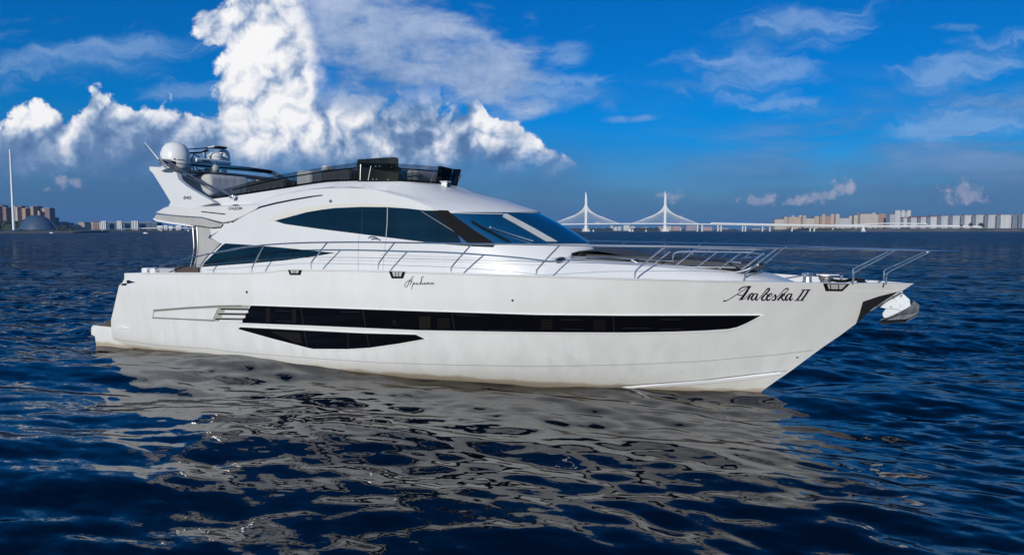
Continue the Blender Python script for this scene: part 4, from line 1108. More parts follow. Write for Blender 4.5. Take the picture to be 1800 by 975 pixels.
# taller dark panel beside the helm
hp = [(627.5, 318.5), (628, 281.5), (630, 280.2), (660, 278), (692, 276.2), (698, 277), (700.3, 280), (700.5, 317.5)]
HSF = plan_surf(lambda s: t6(s) + 0.055)
hm = skin([hp], HSF, 0.0, 0.012, 8).build('helm_screen', M['dark_acrylic'], fly, smooth=40)
for x, y in ((660.5, 292.3), (667.5, 292.5), (689, 293.5), (655.5, 314.7), (662, 315), (682, 315.7)):
    mb_ = HSF(x, y); MB().ball(mb_[0] + mb_[1] * 0.01, 0.016, 8).build('screen_stud', M['steel'], hm)
for a, b in (((634, 317), (634.8, 289)), ((648, 317), (653, 292))):
    p, q = HSF(*a)[0], HSF(*b)[0]; MB().tube([p + Vector((0, -0.02, 0)), q + Vector((0, -0.02, 0))], 0.011, 6).build('screen_post', M['steel'], hm)
MB().ball(HSF(634, 290.5)[0], 0.03, 8).build('lamp_knob', M['steel'], hm)
for x in (448, 470, 480, 496, 560, 600, 606, 612, 437, 458):
    mb_ = plan_surf(lambda s: t6(s) + 0.03)(x, float(np.interp(x, [c[0] for c in coam_px], [c[1] for c in coam_px])) - 4.5)
    MB().ball(mb_[0], 0.012, 6).build('screen_stud', M['steel'], scr[0])
# seats and helm seen through the screens
def T_at(x, y, t): return L(U(x, y, t)[0], t, U(x, y, t)[1])
for nm, x, y, t, dm, mm in (('helm_seat', 545, 314, 0.7, (0.50, 0.55, 0.75), 'upholstery'), ('helm_seat', 577, 304, -0.3, (0.20, 0.45, 0.62), 'upholstery'), ('sofa', 372, 322, 0.3, (1.5, 1.4, 0.62), 'cushion_grey'), ('sofa', 480, 331, 0.5, (1.4, 0.7, 0.4), 'cushion_dark'), ('sofa', 600, 312, 0.2, (1.0, 0.6, 0.5), 'cushion_dark'), ('bench_seat', 730, 316, 0.1, (0.9, 1.2, 0.5), 'cushion_grey'), ('helm_console', 668, 306, 0.3, (0.8, 0.9, 0.62), 'black_matt')):
    c = T_at(x, y, t)
    sb = MB().box((c[0], c[1], c[2] - dm[2] / 2 + 0.2), dm)
    o_ = sb.build(nm, M[mm], yacht, smooth=40); bv = o_.modifiers.new('round', 'BEVEL'); bv.width = 0.11; bv.segments = 4
# searchlight on the brow
sl = empty('searchlight'); sl.parent = yacht
c = T_at(783.5, 337.5, 0.35)
MB().lathe((c[0], c[1], c[2] - 0.05), [(0.10, -0.05), (0.11, 0.0), (0.085, 0.06), (0.08, 0.12)], 20).build('base', M['radome'], sl)
MB().box((c[0], c[1], c[2] + 0.14), (0.17, 0.2, 0.2)).build('lamp_body', M['radome'], sl, bevel=0.04)
MB().lathe((0, 0, 0), [(0.06, 0.0), (0.075, 0.015), (0.05, 0.03)], 16).build('lens', M['black_gloss'], sl).matrix_local = Matrix.Translation((c[0] + 0.08, c[1] - 0.02, c[2] + 0.15)) @ Matrix.Rotation(math.pi / 2, 4, 'Y')
MB().box((c[0], c[1], c[2] + 0.245), (0.2, 0.22, 0.02)).build('lamp_hood', M['radome'], sl, bevel=0.006)

# ---- cockpit, canvas enclosure under the overhang
enc = empty('cockpit_enclosure'); enc.parent = yacht
ES = plan_surf(lambda s: 1.90)
hd = skin([[(274.5, 377), (310, 380), (355, 383.3), (391, 394), (388, 398.5), (370, 399.5), (352, 396.8), (330, 394.5), (300, 391), (276, 386.5), (271, 383.6)]], ES, 0.0, 0.04, 7).build('canvas_header', M['canvas_grey'], enc, smooth=50)
skin([ribbon([(270.5, 384), (276, 387.3), (300, 391.6), (330, 395.8), (341, 397.6)], [1.5, 2.8, 2.8, 2.8, 2])], ES, 0.02, 0.06, 6).build('header_edge', M['trim_white'], enc, smooth=50)
EV = plan_surf(lambda s: 1.78)
skin([[(347, 396), (391, 393), (390, 400), (368, 414), (366, 418), (376, 421.5), (388, 427), (373, 443), (357, 468), (350, 474), (344, 474), (347.5, 440)]], EV, 0.0, 0.02, 8).build('canvas_panel', M['canvas_grey'], enc, smooth=50)
skin([[(339.5, 397), (347, 397), (347.5, 440), (343, 474), (335, 474), (341.5, 440)]], EV, 0.0, 0.0, 8).build('clear_panel', M['clear_vinyl'], enc, smooth=50)
for p in ([(340, 397), (342, 430), (341, 445), (335, 473.5)], [(347.2, 397), (348.5, 430), (346.5, 450), (341, 474)]):
    MB().tube([EV(x, y)[0] + Vector((0, -0.02, 0)) for x, y in crom(p, 5)], 0.016, 6).build('enclosure_pole', M['steel'], enc)
MB().box(T_at(338, 397, 1.75), (0.25, 0.12, 0.10)).build('roller_bracket', M['black_matt'], enc, bevel=0.02)
# far side screen of the cockpit
MB().add([L(2.4, -1.9, 2.15), L(4.9, -1.9, 2.15), L(4.9, -1.85, 3.4), L(4.2, -1.85, 3.4)], [(0, 1, 2, 3)]).build('canvas_panel', M['canvas_grey'], enc)
ck = empty('cockpit_seat'); ck.parent = yacht
c = T_at(300, 475, 1.7)
MB().box((2.05, -1.95, 2.10), (0.22, 0.40, 0.17)).build('side_pod', M['trim_white'], ck, bevel=0.04)
MB().box((2.38, -1.95, 2.10), (0.22, 0.40, 0.17)).build('side_pod', M['trim_white'], ck, bevel=0.04)
MB().box((2.95, -1.75, 2.10), (0.85, 0.6, 0.17)).build('cushion', M['cushion_grey'], ck, bevel=0.05)
MB().box((3.6, -1.6, 2.12), (0.9, 0.9, 0.22)).build('table', M['teak_dark'], ck, bevel=0.02)
MB().box((2.0, 1.9, 2.1), (0.6, 0.4, 0.17)).build('cushion', M['cushion_grey'], ck, bevel=0.05)

# ------------------------------------------------------------------ water
def water_mat():
    m = bpy.data.materials.new('sea_water'); m.use_nodes = True; nt = m.node_tree; nb = NB(nt); p = nt.nodes['Principled BSDF']
    p.inputs['Base Color'].default_value = (0.0004, 0.005, 0.015, 1); p.inputs['Roughness'].default_value = 0.03; p.inputs['IOR'].default_value = 1.333
    geo = nb.new('ShaderNodeNewGeometry'); pos = geo.outputs['Position']; N = geo.outputs['Normal']
    x, y, z = nb.sep(pos)
    dist = nb.m('SQRT', x * x + y * y)
    flat = nb.xyz(x, y, 0.0)
    rot = nb.new('ShaderNodeMapping'); rot.inputs['Rotation'].default_value[2] = R(14); nt.links.new(flat, rot.inputs['Vector'])
    st = nb.vm('MULTIPLY', rot.outputs[0], (0.42, 1.0, 1.0))
    def slope(scale, det, amp, rough=0.55):
        n = nb.noise(st, scale, det, rough, dim='2D')
        v = nb.vm('SUBTRACT', n.outputs['Color'], (0.5, 0.5, 0.5))
        k = nb.new('ShaderNodeVectorMath', operation='SCALE'); nt.links.new(v, k.inputs[0]); nb.set(k.inputs[3], amp)
        return k.outputs[0]
    gust = nb.noise(flat, 0.05, 3.0, 0.5, dim='2D'); gf = nb.sm(X(nb, gust.outputs['Fac']), 0.35, 0.65)
    lee = water_lee(nb, x, y)
    near = slope(4.6, 4.0, (0.20 + gf * 0.40) * (0.12 + 0.88 * (1.0 - lee)) + 0.02, 0.58)
    mid_ = slope(1.7, 3.0, nb.lin(dist, 10, 60, 0.24, 1.7) * (1.0 - lee * 0.75))
    far = slope(0.5, 4.0, nb.lin(dist, 30, 200, 0.0, 2.6))
    fine = slope(13.0, 3.0, (0.04 + gf * 0.18) * nb.lin(dist, 8, 30, 1.0, 0.5) * (1.0 - lee * 0.55))
    tot = nb.vm('ADD', nb.vm('ADD', nb.vm('ADD', near, fine), mid_), far)
    tot = nb.vm('MULTIPLY', tot, (1.0, 1.0, 0.0))
    nn = nb.new('ShaderNodeVectorMath', operation='NORMALIZE'); nt.links.new(nb.vm('ADD', N, tot), nn.inputs[0])
    nt.links.new(nn.outputs[0], p.inputs['Normal'])
    # a rough sea never mirrors as fully at a glancing look as flat water would: its reflectance levels off
    gl = nb.new('ShaderNodeBsdfGlossy'); nt.links.new(nn.outputs[0], gl.inputs['Normal']); nb.set(gl.inputs['Roughness'], nb.lin(dist, 20, 400, 0.03, 0.30))
    p.inputs['Specular IOR Level'].default_value = 0.0; p.inputs['Roughness'].default_value = 1.0
    fr = nb.new('ShaderNodeFresnel'); fr.inputs[0].default_value = 1.45; nt.links.new(nn.outputs[0], fr.inputs['Normal'])
    f = X(nb, fr.outputs[0]); f = (f * (0.65 + f * 2.1)).min(0.37)
    mx = nb.new('ShaderNodeMixShader'); nt.links.new(f.s, mx.inputs[0]); nt.links.new(p.outputs[0], mx.inputs[1]); nt.links.new(gl.outputs[0], mx.inputs[2])
    out = nt.nodes['Material Output']; nt.links.new(mx.outputs[0], out.inputs[0])
    return m
LEE0 = ORG + uu * 10.0 + pp * 4.0
def water_lee(nb, x, y):
    """1 in the sheltered water beside the hull, 0 in open water"""
    dx, dy = x - float(LEE0[0]), y - float(LEE0[1])
    a = dx * float(uu[0]) + dy * float(uu[1]); b = dx * float(pp[0]) + dy * float(pp[1])
    r = nb.m('SQRT', (a / 11.0) * (a / 11.0) + (b / 7.5) * (b / 7.5))
    return nb.sm(r, 1.15, 0.55)
def build_sea():
    rg = np.random.RandomState(11)
    rad = [4.0]
    while rad[-1] < 7000:
        r = rad[-1]; rad.append(r + (min(0.10, max(0.022, r * r / 2600.0)) if r < 38 else min((r - 36) * 0.05 + 0.1, 400)))
    rad = np.array([0.3, 2.0] + rad)
    ang = np.r_[np.linspace(-math.pi, -R(52), 40)[:-1], np.linspace(-R(52), R(52), 760), np.linspace(R(52), math.pi, 40)[1:]]
    rr, aa = np.meshgrid(rad, ang, indexing='ij')
    x = rr * np.sin(aa); y = rr * np.cos(aa); z = np.zeros_like(x)
    step = np.maximum(np.gradient(rad)[:, None] * np.ones_like(x), rr * R(104) / 760)
    dx, dy = x - LEE0[0], y - LEE0[1]; a = dx * uu[0] + dy * uu[1]; b = dx * pp[0] + dy * pp[1]
    r_ = np.sqrt((a / 11) ** 2 + (b / 7.5) ** 2); lee = np.clip((1.15 - r_) / 0.6, 0, 1); lee = lee * lee * (3 - 2 * lee)
    main = R(196)
    for i in range(120):
        lam = 0.32 * (16 / 0.32) ** ((i + rg.rand()) / 120)
        th = main + rg.randn() * (0.55 if lam < 2 else 0.38)
        sl = (0.024 if lam < 1.2 else 0.019 if lam < 4 else 0.009) * (0.6 + 0.8 * rg.rand())
        A = sl * lam / (2 * math.pi); k = 2 * math.pi / lam; ph = rg.rand() * 6.28
        p = k * (x * math.sin(th) + y * math.cos(th)) + ph
        fade = np.clip((lam / step - 2.5) / 2.5, 0, 1)
        if lam < 1.2: fade = fade * (1 - 0.35 * lee)
        elif lam < 2.5: fade = fade * (1 - 0.35 * lee)
        z += A * fade * (np.sin(p) + 0.25 * np.cos(2 * p))
    z[0, :] = 0
    n, mcol = x.shape
    v = np.stack([x, y, z], -1).reshape(-1, 3).astype(np.float32)
    i, j = np.meshgrid(np.arange(n - 1), np.arange(mcol - 1), indexing='ij')
    q = np.stack([i * mcol + j, i * mcol + j + 1, (i + 1) * mcol + j + 1, (i + 1) * mcol + j], -1).reshape(-1, 4)
    me = bpy.data.meshes.new('sea'); me.vertices.add(len(v)); me.vertices.foreach_set('co', v.ravel())
    me.loops.add(q.size); me.loops.foreach_set('vertex_index', q.ravel().astype(np.int32))
    me.polygons.add(len(q)); me.polygons.foreach_set('loop_start', np.arange(0, q.size, 4, dtype=np.int32)); me.polygons.foreach_set('loop_total', np.full(len(q), 4, dtype=np.int32))
    me.polygons.foreach_set('use_smooth', np.ones(len(q), dtype=bool)); me.update(); me.validate()
    me.materials.append(water_mat())
    o = bpy.data.objects.new('sea', me); C.objects.link(o); tag(o, kind='structure'); return o
build_sea()

# ------------------------------------------------------------------ the far shore
def at(px, py, Y):
    d = ray(px, py); k = Y / d[1]; return np.array([d[0] * k, Y, H + d[2] * k])
def atx(px, Y): return float(at(px, 400, Y)[0])
def atz(py, Y): return float(at(900, py, Y)[2])
def facade(name, wall, glass=(0.05, 0.07, 0.10), bay=3.4, floor=3.0, amt=0.75):
    def f(nb, p, nt):
        v = ocoord(nb); x, y, z = nb.sep(v)
        fx = nb.m('FRACT', (x + y * 0.7) / bay); fz = nb.m('FRACT', z / floor)
        wx = nb.sm((fx - 0.5).abs(), 0.30, 0.24); wz = nb.sm((fz - 0.55).abs(), 0.30, 0.24)
        n = nb.noise(nb.vm('MULTIPLY', v, (0.06, 0.06, 0.05)), 1.0, 3.0, 0.6)
        bays = nb.m('FRACT', (x + y * 0.7) / (bay * 4)); strip = nb.sm((bays - 0.5).abs(), 0.44, 0.5)
        c = nb.mix(nb.sm(X(nb, n.outputs['Fac']), 0.35, 0.65) * 0.4, wall, tuple(q * 0.78 for q in wall))
        c = nb.mix(strip * 0.45, c, tuple(q * 0.55 for q in wall))
        c = nb.mix(wx * wz * amt, c, glass); nt.links.new(c, p.inputs['Base Color'])
    return mat(name, rough=0.7, build=f)
facade('render_peach', (0.62, 0.47, 0.36)); facade('render_cream', (0.64, 0.57, 0.47)); facade('render_rose', (0.48, 0.34, 0.31)); facade('render_orange', (0.46, 0.29, 0.19))
facade('panel_grey', (0.50, 0.52, 0.54)); facade('panel_pale', (0.60, 0.61, 0.61)); facade('panel_white', (0.72, 0.72, 0.70)); facade('dark_brick_and_shade', (0.24, 0.15, 0.13)); facade('glass_block', (0.06, 0.11, 0.15), (0.03, 0.06, 0.09), 4.0, 3.6, 0.9)
facade('block_mauve', (0.36, 0.33, 0.38))
mat('brick_red', (0.22, 0.075, 0.065), 0.8); mat('roof_red', (0.24, 0.07, 0.06), 0.7); mat('roof_grey', (0.30, 0.31, 0.33), 0.7)
mat('concrete_pale', (0.66, 0.66, 0.65), 0.7); mat('bridge_white', (0.80, 0.80, 0.79), 0.5); mat('barrier_white', (0.74, 0.75, 0.75), 0.4)
def land_nodes(nb, p, nt):
    v = ocoord(nb); n = nb.noise(v, 0.02, 6.0, 0.6)
    c = nb.mix(nb.sm(X(nb, n.outputs['Fac']), 0.42, 0.6), (0.17, 0.14, 0.12), (0.07, 0.085, 0.04)); nt.links.new(c, p.inputs['Base Color'])
mat('land', rough=0.95, build=land_nodes)
def leaf_nodes(nb, p, nt):
    v = ocoord(nb); n = nb.noise(v, 0.12, 4.0, 0.65)
    c = nb.mix(X(nb, n.outputs['Fac']), (0.016, 0.028, 0.020), (0.040, 0.056, 0.034)); nt.links.new(c, p.inputs['Base Color'])
mat('foliage_far', rough=0.9, build=leaf_nodes); mat('bark', (0.10, 0.075, 0.055), 0.9)
def dome_nodes(nb, p, nt):
    v = ocoord(nb); x, y, z = nb.sep(v)
    a = nb.m('ARCTAN2', y, x); r = nb.m('FRACT', a * 14.0)
    c = nb.mix(nb.sm((r - 0.5).abs(), 0.30, 0.45), (0.035, 0.065, 0.12), (0.09, 0.14, 0.22)); nt.links.new(c, p.inputs['Base Color'])
mat('dome_cladding', rough=0.4, build=dome_nodes)
mat('sailcloth', (0.82, 0.82, 0.80), 0.8); mat('boat_white', (0.8, 0.8, 0.8), 0.35); mat('red_paint', (0.45, 0.04, 0.04), 0.6)

# land: one low sheet behind an uneven waterline
edge = [(-900, 760), (-300, 780), (0, 800), (60, 815), (128, 860), (180, 1050), (340, 1300), (620, 1900), (940, 2380), (1080, 2420), (1180, 2400), (1250, 2300), (1340, 2180), (1430, 2080), (1520, 1990), (1620, 1900), (1720, 1800), (1800, 1730), (2100, 1600), (2700, 1500)]
E3 = [(atx(p_, Y), Y) for p_, Y in edge]
land = MB()
rl = []
for (x, y) in E3:
    k = lambda d: (x + d * x / y * 0.6, y + d)
    rl.append([(*k(-6), -1.0), (*k(0), 0.7), (*k(14), 1.5), (*k(60), 2.2), (*k(400), 2.6), (*k(2500), 3.0), (*k(9000), 3.0)])
land.loft(rl); tag(land.build('shore', M['land'], smooth=0), kind='structure')
bank = MB()
rb = []
for p_, Y, y0 in ((1255, 2290, 407), (1300, 2225, 405), (1350, 2168, 403.6), (1420, 2090, 402.6), (1520, 1995, 401.8), (1620, 1905, 401.5), (1720, 1808, 401.3), (1800, 1738, 401.2), (1950, 1660, 401.2), (2200, 1570, 401.2)):
    x = atx(p_, Y); z = atz(y0, Y + 20); rb.append([(x, Y, 0.2), (x * 1.006, Y + 12, z * 0.7), (x * 1.015, Y + 30, z), (x * 1.06, Y + 110, z + 0.5), (x * 1.07, Y + 130, 0.5)])
bank.loft(rb); tag(bank.build('embankment', M['land'], smooth=30), kind='structure')

ORD = ['first', 'second', 'third', 'fourth', 'fifth', 'sixth', 'seventh', 'eighth', 'ninth', 'tenth', 'eleventh', 'twelfth', 'thirteenth', 'fourteenth', 'fifteenth', 'sixteenth']
def block(name, label, x0, x1, ytop, Y, wall, depth=None, roof='roof_grey', cat='building', group=None, lifts=(), rz=0.0, base=1.5, par=0.9, roofh=None, yb=None):
    X0, X1 = atx(x0, Y), atx(x1, Y); w = X1 - X0; d = depth or max(14.0, w * 0.6); zt = atz(ytop, Y)
    root = empty(name, ((X0 + X1) / 2, Y + d / 2, base), rz); tag(root, label, cat, group)
    h = zt - base; rh = roofh if roofh else par
    MB().box((0, 0, (h - rh) / 2), (w, d, h - rh)).build('wall', M[wall], root, smooth=0)
    rm = MB()
    if roofh: rm.add([(-w / 2 - .3, -d / 2 - .4, h - rh), (w / 2 + .3, -d / 2 - .4, h - rh), (w / 2 + .3, d / 2 + .4, h - rh), (-w / 2 - .3, d / 2 + .4, h - rh), (-w / 2 + .5, d * -.1, h), (w / 2 - .5, -d * .1, h), (w / 2 - .5, d * .1, h), (-w / 2 + .5, d * .1, h)],
                     [(0, 1, 5, 4), (1, 2, 6, 5), (2, 3, 7, 6), (3, 0, 4, 7), (4, 5, 6, 7), (3, 2, 1, 0)])
    else: rm.box((0, 0, h - rh / 2 + 0.01), (w + 0.5, d + 0.5, rh))
    rm.build('roof', M[roof], root, smooth=0)
    for a, b, yt, mm in lifts:
        A, B = atx(a, Y), atx(b, Y); hh = atz(yt, Y) - base
        MB().box(((A + B) / 2 - (X0 + X1) / 2, -d / 2 + 3.0 - 0.9, hh / 2), (B - A, 6.0, hh)).build('stair_tower', M[mm], root, smooth=0)
    return root
# right: peach and cream blocks, then the grey pair, then the long row with red stair towers
YR = 2350
gp = 'pale apartment blocks beyond the viaduct'
pb = [(1361.5, 1378, 384.2, 'render_cream', 'roof_red', 2.0, (), 'low cream apartment block with dark red roof at the start of the pale row'),
      (1378.2, 1384, 380.8, 'render_peach', 'roof_grey', None, (), 'narrow peach tower right of the low red roofed block'),
      (1385.5, 1409.5, 381.2, 'render_peach', 'roof_grey', None, ((1390.5, 1395.5, 378.6, 'render_peach'), (1404, 1409.2, 378.0, 'render_peach')), 'wide peach apartment block with two stair towers rising beside the bridge end'),
      (1410.5, 1431, 382.6, 'render_cream', 'roof_red', 2.2, ((1411, 1416, 378.6, 'render_peach'),), 'cream block with dark red roof and one tower on its left end'),
      (1431.3, 1439, 379.8, 'render_peach', 'roof_grey', None, (), 'slim peach block between a red roof and the twin towered block'),
      (1440, 1467.5, 379.8, 'render_orange', 'roof_grey', None, ((1444.5, 1449.8, 376.5, 'render_peach'), (1459.5, 1464.7, 376.4, 'render_peach')), 'broad deep peach block with twin stair towers in the middle of the pale row'),
      (1468.6, 1474.8, 375.9, 'render_cream', 'roof_grey', None, (), 'tall slim cream tower left of the greyish red roofed block'),
      (1475, 1496.5, 382.0, 'panel_pale', 'roof_red', 2.0, ((1492, 1496.4, 379.5, 'render_cream'),), 'greyish block with dark red roof and a tower on its right end'),
      (1500.5, 1511, 378.0, 'render_cream', 'roof_grey', None, ((1506.5, 1510.8, 374.2, 'render_cream'),), 'cream block with a single tower left of the arched block'),
      (1511.2, 1531.5, 374.6, 'render_cream', 'roof_red', 2.4, (), 'large cream block with arched red topped gable at the right of the pale row'),
      (1531.8, 1543.5, 377.0, 'render_cream', 'roof_grey', None, ((1532, 1538.5, 373.9, 'render_cream'),), 'cream block with tower right of the arched gable'),
      (1543.8, 1556.5, 375.6, 'render_orange', 'roof_grey', None, (), 'orange brown apartment block ending the pale row')]
for i, (a, b, y, w, rf, rh, lf, lb) in enumerate(pb):
    block('apartment_block', lb, a, b, y, YR + 8 * (i % 3), w, 26, rf, group=gp, lifts=lf, roofh=rh)
block('apartment_tower', 'grey apartment tower on the left of the tall grey pair', 1563.5, 1572.4, 376.7, YR - 40, 'panel_grey', 22)
block('apartment_tower', 'pale grey tower with stepped white top rising above the long row', 1572.6, 1600, 371.5, YR - 20, 'panel_grey', 22, lifts=((1572.8, 1581, 369.8, 'panel_white'), (1584, 1589, 369.4, 'panel_white'), (1594, 1599.6, 369.6, 'panel_white')))
seg = [(1587.5, 1599, 381.6), (1600.8, 1615, 381), (1618.3, 1631.7, 380.2), (1635, 1651, 379.6), (1654, 1670, 379.2), (1674.2, 1690, 378.6), (1695, 1711, 378.0), (1715, 1731, 377.6), (1736.7, 1752, 377.3), (1758.3, 1784, 377.2), (1786.6, 1796, 376.2), (1797, 1812, 375.4)]
for i, (a, b, y) in enumerate(seg):
    Y = 2150 - 24 * i
    nx = seg[i + 1][0] if i + 1 < len(seg) else b + 2
    block('long_apartment_block', f'{ORD[i]} section from the left of the long pale row with red stair towers', a, b + 0.2, y, Y, 'panel_pale' if i % 3 else 'panel_white', 16, 'roof_red' if i < 4 else 'roof_grey', group='sections of the long row with red stair towers', lifts=((b, nx, y - 1.6, 'brick_red'),) if i < 10 else (), par=2.6 if i < 4 else 1.0)
# left: stepped tower cluster; dark walls carry shaded tower sides in their colour
lt = [(-14, -2, 362, 'render_orange', 'brown stepped residential tower cut by the frame edge'), (0, 6, 360.2, 'render_orange', 'tall orange brown residential tower left of the flagpole'), (6.2, 12, 364, 'dark_brick_and_shade', 'residential tower in dark shaded-side colour just left of the flagpole'),
      (14, 20.5, 367.5, 'render_rose', 'rosy residential block directly behind the flagpole'), (26, 31.5, 363.5, 'render_cream', 'cream residential tower right of the flagpole'), (31.7, 39.5, 361.8, 'dark_brick_and_shade', 'tower in dark shaded-side colour right of the cream tower'),
      (40, 46, 366, 'render_orange', 'low orange residential block behind the left edge of the dome'), (46.3, 54.5, 365.6, 'render_peach', 'sunlit peach residential tower behind the dome'), (55, 60, 362.8, 'render_orange', 'slim orange residential tower above the dome crest'),
      (60.2, 66.8, 362.2, 'dark_brick_and_shade', 'tower in dark shaded-side colour right above the dome crest'), (67.5, 71.5, 372, 'render_orange', 'low orange residential block over the dome'), (72, 79.5, 365.8, 'render_peach', 'sunlit peach tower at the right of the tower cluster'),
      (79.7, 88.5, 365.2, 'dark_brick_and_shade', 'big residential tower in dark shaded-side colour ending the cluster'), (88.8, 95, 382, 'glass_block', 'dark lower block stepping down from the tower cluster')]
for i, (a, b, y, w, lb) in enumerate(lt):
    block('residential_tower', lb, a, b, y, 1500 + 20 * (i % 2), w, 18, 'roof_red' if i % 2 else 'roof_grey', group='residential towers behind the dome', lifts=((a + 1, a + 2.6, y - 1.6, 'render_cream'),) if i % 3 == 1 else ())
cx, Yd = atx(66, 1120), 1120
dm = empty('dome_hall', (cx, Yd, 1.5)); tag(dm, 'ribbed blue grey dome shaped hall below the tower cluster', 'stadium')
rw = (atx(96, Yd) - atx(35, Yd)) / 2; hd = atz(378, Yd) - 1.5
mb = MB(); rows_ = []
for k in np.linspace(0, 0.995, 15):
    r_ = (1 - k) ** 0.56; rows_.append([(rw * r_ * math.cos(q) - rw * 0.04 * k, rw * 0.8 * r_ * math.sin(q), hd * (0.10 + 0.90 * (1 - (1 - k) ** 1.55))) for q in [2 * math.pi * j / 64 for j in range(64)]])
mb.loft(rows_, True, True).build('shell', M['dome_cladding'], dm, smooth=40)
MB().lathe((0, 0, 0), [(rw * 0.97, 0), (rw * 0.99, hd * 0.12)], 48).build('base_wall', M['glass_block'], dm)
fp = empty('flagpole', (atx(24.2, 880), 880, 1.5)); tag(fp, 'very tall white flagpole standing on the shore at the far left', 'flagpole')
hp_ = atz(263, 880) - 1.5
MB().tube([(0, 0, 0), (0, 0, hp_ * 0.5), (0, 0, hp_ * 0.985)], [1.65, 1.25, 0.85], 14).build('mast', M['bridge_white'], fp); MB().ball((0, 0, hp_ * 0.99), 1.25, 10).build('finial', M['bridge_white'], fp)
MB().lathe((0, 0, 0), [(9, 0), (8, 1.0), (5, 2.0), (2, 2.6)], 20).build('base', M['dome_cladding'], fp)
bl = [(96, 104, 391, 'glass_block', 'dark low building right of the dome'), (104.2, 112, 389.6, 'block_mauve', 'greyish building beyond the dome right edge'), (112.2, 121.5, 391.5, 'glass_block', 'dark flat building left of the pink row'),
      (122, 137.4, 394, 'render_cream', 'pale low building starting the pink row'), (137.6, 147, 390.2, 'render_rose', 'pink apartment block in the small pink row'), (147.2, 153.3, 391.6, 'render_peach', 'peach block in the middle of the small pink row'), (153.5, 164.2, 390.4, 'render_rose', 'second pink apartment block left of the dark spire building'),
      (164.5, 174, 391.4, 'dark_brick_and_shade', 'dark brown building with small spire'), (174.4, 178.6, 390.2, 'render_peach', 'narrow peach block beside the first white frame tower')]
for a, b, y, w, lb in bl:
    r_ = block('city_block', lb, a, b, y, 1600, w, 18, group='low city blocks between dome and white towers')
    if 'spire' in lb: MB().tube([(0, 0, atz(y, 1600) - 1.6), (0, 0, atz(385, 1600))], [1.6, 0.2], 6).build('spire', M['roof_red'], r_)
for i, (a, b) in enumerate(((179.3, 187.2), (207, 215), (233, 243.5))):
    Y = 1550; X0, X1 = atx(a, Y), atx(b, Y); hh = atz(389, Y) - 1.5
    tw = empty('frame_tower', ((X0 + X1) / 2, Y, 1.5)); tag(tw, f'{ORD[i]} of three white open framed towers from the left', 'tower', 'white framed towers')
    w = X1 - X0; m_ = MB()
    for sx in (-1, 0, 1): m_.box((sx * (w / 2 - 0.7), 0, hh / 2), (1.3, 6, hh))
    for k in range(5): m_.box((0, 0.2, hh * (k + 0.97) / 5), (w, 5.4, 1.5))
    m_.build('frame', M['bridge_white'], tw, smooth=0)
    MB().box((0, 1.0, hh * 0.5), (w * 0.9, 3.0, hh * 0.96)).build('glazing', M['glass_block'], tw, smooth=0)
for i, (a, b, y) in enumerate(((187.5, 206.7, 389.6), (215.2, 232.8, 389.6), (243.8, 266.5, 389.9), (267, 276, 391))):
    block('office_block', f'{ORD[i]} dark glass office block among the white framed towers', a, b, y, 1570, 'glass_block', 24, group='dark office blocks')
for i, (a, b, y) in enumerate(((276.5, 285.5, 396.6), (288, 294, 396.2), (297, 303, 397.4), (309, 318, 396.5))):
    block('pavilion', f'{ORD[i]} small white roofed pavilion from the left beside the low bridge', a, b, y, 1540, 'panel_grey', 14, 'bridge_white', group='white pavilions', par=2.2)
# middle
mbk = [(1073, 1077.5, 396.2, 'panel_pale', 'slim pale building between the two pylons'), (1079, 1085, 398.4, 'panel_white', 'white building left of the paired blocks under the bridge'), (1086, 1092, 397.6, 'panel_pale', 'pale block touching the white one under the bridge'), (1096, 1107, 395.4, 'panel_white', 'largest white block under the bridge deck'),
       (1108.5, 1116, 397.2, 'panel_pale', 'pale block right of the largest white block'), (1127, 1140, 399, 'block_mauve', 'long low mauve building behind trees under the bridge'), (1156, 1163.5, 398, 'render_rose', 'rosy block left of the right pylon'), (1171.5, 1180.5, 397, 'render_cream', 'cream block just right of the right pylon'),
       (1182, 1196.5, 397.6, 'render_rose', 'rosy block right of the cream one'), (1206, 1226.5, 395.6, 'block_mauve', 'broad mauve building near the viaduct pier'), (1236, 1252, 398.4, 'render_rose', 'pinkish building beyond the viaduct piers'), (1262, 1280, 400.5, 'block_mauve', 'low mauve sheds right of the viaduct piers'), (1322, 1346, 401.6, 'panel_grey', 'long low grey shed under the viaduct')]
for a, b, y, w, lb in mbk: block('shore_building', lb, a, b, y, 2560, w, 22, group='buildings seen under the bridge')
cr_ = empty('lattice_mast', (atx(1197, 2540), 2540, 1.5)); tag(cr_, 'thin red and white lattice mast behind the bridge cables', 'mast')
zt = atz(378, 2540)
for k in range(5):
    MB().tube([(0, 0, zt * k / 5), (0, 0, zt * (k + 1) / 5)], [1.6 - 0.22 * k, 1.38 - 0.22 * k], 4).build('section', M['red_paint' if k % 2 else 'bridge_white'], cr_)

